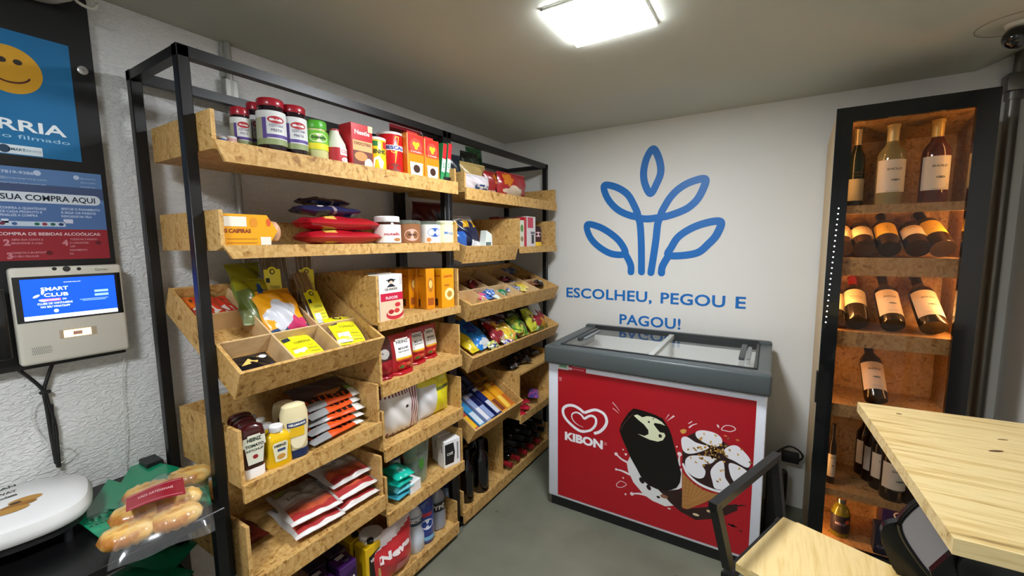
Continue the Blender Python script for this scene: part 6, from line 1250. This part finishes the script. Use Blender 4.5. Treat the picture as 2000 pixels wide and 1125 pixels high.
m=MB(); a=lp(118,668-3,dX); b=lp(188,632,dX); m.rect(LW(dX,1),a[0],b[0],a[1]+.004,b[1]-.006,thin_glass('scanner_window','#d8c8b0',opac=.5,rough=.2),T=T0); a=lp(126,661,dX); b=lp(177,636,dX); m.rect(LW(dX,2),a[0],b[0],a[1]+.002,b[1]-.004,C('#ffd890',.4,emit=2.0,name='scanner_light'),T=T0); c=((a[0]+b[0])/2,(a[1]+b[1])/2); m.rect(LW(dX,3),c[0]-.009,c[0]+.009,c[1]-.006,c[1]+.004,C('#c09080',.4),T=T0); m.build('scanner_window',t,smooth=False)
m=MB()
for i_ in range(9):
    for j_ in range(5):
        a=lp(64,690,dX); m.ell(LW(dX,1),a[0]+.004*i_-.0+(j_%2)*.002,a[1]+.004*j_-.004,.0011,.0011,BLK,6,T=T0)
m.build('speaker_holes',t,smooth=False)
# card reader at the left edge, smoke detector like camera at the top
t=thing('card_reader','black card reader in its holder left of the white terminal','card reader',(bX,.19,1.16)); m=MB(); m.box((0,-.05,0.01),(.03,.032,.19),C('#0f1013',.25,coat=.4),.006,3); m.build('body',t)
m=MB(); m.box((.03,-.042,.10),(.0312,.020,.175),C('#1a1e26',.1,coat=.5)); m.build('screen',t,smooth=False)
t=thing('dome_camera','white round camera unit with a side ring above the blue poster','camera',(-1.60,.335,2.075))
m=MB(); m.lathe([(.002,0),(.045,.004),(.068,.02),(.072,.045),(.06,.07)],C('#c8c5ba',.35),T=Matrix.Rotation(0,4,'Z')@Matrix.Translation((.03,0,-.012))); m.build('dome',t)
m=MB(); m.tube(closed_path([(.03,.07,.012),(.03,.10,.0),(.03,.112,.015),(.03,.104,.04),(.03,.085,.05)],4),.004,C('#b8b5aa',.4)); m.build('side_ring',t)
m=MB(); m.rect(lambda u,v:(.101+.0*u,u,v),.0,.03,.035,.05,BLK); m.build('lens_slot',t,smooth=False)
# cables
t=thing('cable_bundle','black cables hanging from the terminal with a thin white wire','cables',(-1.64,.30,.8)); T0=Matrix.Translation((1.64,-.30,-.8)); cX=-1.645
q=lambda *ps:[at(a,b,'x',cX) for a,b in ps]
for ps in (((36,722),(70,748),(88,768),(95,790),(108,830),(112,870),(116,912)),((102,712),(92,740),(86,765),(92,800),(100,850),(110,905)),((100,790),(104,830),(108,880),(114,912))):
    m=MB(); m.tube(smooth_path(q(*ps)),.0042,BLK,8,T=T0); m.build('cable',t)
m=MB(); m.box((-.006,-.011,-.004),(.006,.011,.004),BLK,.002,1,T=T0@Matrix.Translation(at(88,766,'x',cX))); m.build('cable_tie',t)
for ps in (((84,770),(66,790),(62,815),(75,845),(100,868),(130,872),(143,880),(135,893),(118,905)),((248,690),(240,720),(242,790),(246,850),(243,915))):
    m=MB(); m.tube(smooth_path(q(*ps)),.0012,C('#c4c4c0',.5),6,T=T0); m.build('white_wire',t)
# ------------------------------------------------------------------ desk
t=thing('black_desk','black desk against the textured wall at the lower left','desk',(-1.43,.05,0)); T0=Matrix.Translation((1.43,-.05,0))
bd=C('#0a0a0b',.32); dx0,dx1,dy0,dy1=-1.655,-1.215,-.55,.495
m=MB(); m.box((dx0,dy0,.725),(dx1,dy1,.75),bd,.002,1,T=T0); m.build('desk_top',t,smooth=False)
m=MB(); m.box((dx0+.02,dy0,.42),(dx1,dy1,.44),bd,T=T0); m.build('lower_shelf',t,smooth=False)
for x in (dx0+.005,dx1-.03):
    for y in (dy0,dy1-.025): m=MB(); m.box((x,y,0),(x+.025,y+.025,.725),bd,T=T0); m.build('leg',t,smooth=False)
m=MB(); m.box((-1.655,.45,.75),(-1.59,.492,.785),C('#1c1c1e',.4),.002,1,T=T0); m.build('corner_block',t,smooth=False)
# white rounded device
t=thing('white_lidded_device','white rounded lid with printed letters and a brown smudge on a black base','countertop device',(-1.52,.20,.75)); T0=Matrix.Identity(4)
def sup(n,a,b,p=3.2): return [(a*math.copysign(abs(math.cos(t_))**(2/p),math.cos(t_)),b*math.copysign(abs(math.sin(t_))**(2/p),math.sin(t_))) for t_ in [2*math.pi*i/n for i in range(n)]]
Rz=Matrix.Translation((.0,-.065,.018))@Matrix.Rotation(R(-14),4,'Z'); o_=sup(48,.135,.175)
m=MB(); vs=[];fs=[]
for sc_,zz in ((.93,.012),(.93,.03)): vs+=[(x*sc_,y*sc_,zz) for x,y in o_]
n=48; fs=[(i,(i+1)%n,n+(i+1)%n,n+i) for i in range(n)]+[tuple(range(n))[::-1],tuple(range(n,2*n))]
m.add(vs,fs,BLK,Rz); 
for a,b in ((.09,.13),(-.09,.13),(.09,-.13),(-.09,-.13)): m.lathe([(.008,-.018),(.008,.013)],BLK,T=Rz@Matrix.Translation((a,b,0)),n=10)
m.build('black_base',t)
m=MB(); vs=[]; lv=((.97,.03),(1.0,.038),(1.0,.05),(.96,.066),(.88,.073))
for sc_,zz in lv: vs+=[(x*sc_,y*sc_,zz) for x,y in o_]
fs=[(j*n+i,j*n+(i+1)%n,(j+1)*n+(i+1)%n,(j+1)*n+i) for j in range(len(lv)-1) for i in range(n)]+[tuple((len(lv)-1)*n+i for i in range(n))]
m.add(vs,fs,C('#d4d4d2',.4),Rz); m.build('white_lid',t)
Sz=lambda k:(lambda u,v:(-v,u,.0915+.0003*k)) ; m=MB()
Pz=lambda px,py:(lambda p:(p.y-.20,-(p.x+1.52)))(at(px,py,'z',.842))
for s_,pl in (('EAN',(12,955)),('WAY',(14,965)),('Modesta',(14,973))):
    a=Pz(*pl); m.text(Sz(1),s_,a[0],a[1],P('#2c2824'),w=.034,h=.015,bold=.03)
m.build('printed_letters',t,smooth=False)
m=MB(); sm=P('#8a5c1c'); sm2=P('#a87c34')
for px,py,a,b,c in ((50,975,.028,.016,sm2),(18,998,.032,.015,sm2),(36,986,.03,.012,sm),(60,972,.014,.010,sm)): 
    q_=Pz(px,py); m.ell(Sz(2+.3*a*100),q_[0],q_[1],a,b,c,20,-.2)
q_=Pz(30,983); m.ell(Sz(5),q_[0],q_[1],.010,.006,P('#3a2c14'),16); q_=Pz(25,980)
m.build('brown_smudge',t,smooth=False)
# green bags
def film_sheet(name,lb,pts,z,col,grp,dz=.006,seed=0,mark=None):
    m=MB(); rg=random.Random(seed); P4=[at(a,b,'z',z) for a,b in pts]; n_=16; vs=[]
    for j in range(n_+1):
        for i in range(n_+1):
            u,v=i/n_,j/n_; p=(P4[0]*(1-u)+P4[1]*u)*(1-v)+(P4[3]*(1-u)+P4[2]*u)*v
            vs.append(p+Vector((0,0,dz*(1+math.sin(7*u+3*v+seed)*.5+math.sin(5*v-4*u+2*seed)*.5)+.001)))
    fs=[(j*(n_+1)+i,j*(n_+1)+i+1,(j+1)*(n_+1)+i+1,(j+1)*(n_+1)+i) for j in range(n_) for i in range(n_)]
    k=len(vs); vs+=[v-Vector((0,0,.001+dz*.15)) for v in vs]; fs+=[tuple(k+q for q in f[::-1]) for f in fs]
    c_=sum((v for v in vs),Vector())/len(vs); m.add([v-c_ for v in vs],fs,col)
    if mark:
        q_=at(*mark,'z',z+dz*2.1)-c_; S_k=lambda u,v:(q_.x-v,q_.y+u,q_.z); g_k=P('#0a4a34')
        m.stroke(S_k,[(.024*math.cos(a),.020*math.sin(a)) for a in [6.2832*i/24 for i in range(24)]],.003,g_k,True); m.rect(S_k,-.010,-.004,-.009,.009,g_k); m.rect(S_k,.003,.009,-.009,.009,g_k)
        for i_ in range(5): m.rect(S_k,-.02+.009*i_,-.014+.009*i_,-.034,-.029,g_k)
    o=m.build(name,angle=80); o.location=c_; return tag(o,lb,'plastic bag',grp)
GRN=C('#128c62',.22,coat=.5,name='green_film')
film_sheet('green_plastic_bag','green printed plastic bag lying flat under the bread bag',[(150,1028),(240,1078),(416,985),(212,940)],.753,GRN,'green plastic bags',seed=1,mark=(188,1012))
film_sheet('green_plastic_bag','green plastic bag fanned out toward the wall behind the bread',[(205,1000),(412,985),(405,925),(262,905)],.762,GRN,'green plastic bags',seed=2)
film_sheet('green_plastic_bag','green plastic bag on the lower shelf of the desk',[(150,1150),(300,1200),(380,1125),(270,1085)],.445,GRN,'green plastic bags on the lower shelf',dz=.01,seed=3)
film_sheet('green_plastic_bag','dim green bag deeper on the lower shelf of the desk',[(200,1110),(330,1120),(400,1060),(300,1040)],.47,GRN,'green plastic bags on the lower shelf',dz=.01,seed=4)
# bread rolls in a clear bag
t=thing('bread_bag','clear bag of golden bread rolls with a red label on the desk','bread bag',(-1.33,.40,.775))
BR=nodes('bread_crust'); bm_,nt,bs,N=BR; L=nt.links.new; tc=N('ShaderNodeTexCoord'); nz=N('ShaderNodeTexNoise'); nz.inputs['Scale'].default_value=26; nz.inputs['Detail'].default_value=3; mp=N('ShaderNodeMapping'); mp.inputs['Scale'].default_value=(1.4,.35,1); L(tc.outputs['Object'],mp.inputs[0]); L(mp.outputs[0],nz.inputs[0]); rp=N('ShaderNodeValToRGB'); ramp(rp,[(.35,'#e6cc90'),(.5,'#d8ac5c'),(.62,'#a8681f')]); L(nz.outputs[0],rp.inputs[0]); L(rp.outputs[0],bs.inputs['Base Color']); bs.inputs['Roughness'].default_value=.4; bs.inputs['Coat Weight'].default_value=.4
def roll(px,py,z,yaw,L=.108,w=.080):
    p=at(px,py,'z',z); m=MB(); prof=[(.001,-L/2)]
    for i in range(1,16): s_=-1+2*i/16; prof.append((w/2*(1-abs(s_)**2.6)**.5*(1+.07*math.sin(i*2.4)),s_*L/2))
    prof.append((.001,L/2)); m.lathe(prof,bm_,n=22,cap=False,T=Matrix.Scale(.62,4,(0,0,1))@Matrix.Rotation(R(90),4,'X'))
    o=m.build('bread_roll',angle=80); o.location=p; o.rotation_euler=(0,0,R(yaw)); return tag(o,None,'bread roll','bread rolls in the clear bag')
for k,(px,py,z_,yw,lb) in enumerate(((250,1043,.782,-16,'bread roll at the near left corner of the clear bag'),(345,1010,.782,-14,'bread roll at the near right of the clear bag'),(268,1002,.80,-22,'bread roll left of the red label\'s lower edge'),(345,978,.80,-20,'bread roll below the right part of the red label'),(290,962,.795,-18,'bread roll behind the red label at the left'),(370,930,.80,-26,'bread roll at the far right end of the bag'))):
    roll(px,py,z_,yw)['label']=lb
def bpt(px,py,z): return at(px,py,'z',z)-Vector((-1.33,.40,.775))
cs=[(205,1083),(418,1005),(402,893),(225,955)]
m=MB(); n_=18; vs=[]; C4=[bpt(a,b,.80) for a,b in cs]
for sd in (0,1):
    for j in range(n_+1):
        for i in range(n_+1):
            u,v=i/n_,j/n_; p=(C4[0]*(1-u)+C4[1]*u)*(1-v)+(C4[3]*(1-u)+C4[2]*u)*v
            b=(math.sin(math.pi*u)**.4)*(math.sin(math.pi*v)**.4)
            vs.append(Vector((p.x,p.y,(-.0185 if sd else (-.015+.072*b+.002*math.sin(13*u+9*v)+.002*math.sin(21*v-8*u))))))
k=(n_+1)**2; fs=[(j*(n_+1)+i,j*(n_+1)+i+1,(j+1)*(n_+1)+i+1,(j+1)*(n_+1)+i) for j in range(n_) for i in range(n_)]
m.add(vs[:k],fs,FILM); m.build('clear_film',t,angle=80)
m=MB(); lq=[(247,1001),(248,975),(262,970),(355,932),(362,934),(364,960),(358,968),(300,985),(250,1000)]
lp3=[bpt(a,b,.842) for a,b in ((246,1000),(246,973),(357,931),(363,964))]
def Sl(u,v): 
    p=(lp3[0]*(1-u)+lp3[3]*u)*(1-v)+(lp3[1]*(1-u)+lp3[2]*u)*v; return (p.x,p.y,p.z+.006*math.sin(math.pi*u)-.001)
m.rect(Sl,0,1,0,1,G('#8c1024'),10,3); m.rect(lambda u,v:(lambda p:(p[0],p[1],p[2]+.001))(Sl(u,v)),.04,.96,.08,.11,P('#c87c84'),10,1); m.rect(lambda u,v:(lambda p:(p[0],p[1],p[2]+.001))(Sl(u,v)),.04,.96,.89,.92,P('#c87c84'),10,1)
m.text(lambda u,v:(lambda p:(p[0],p[1],p[2]+.001))(Sl(u,v)),'PÃES ARTESANAIS',.5,.5,P('#e0b8b8'),w=.6,h=.14,bold=0); m.build('red_label',t,smooth=False)
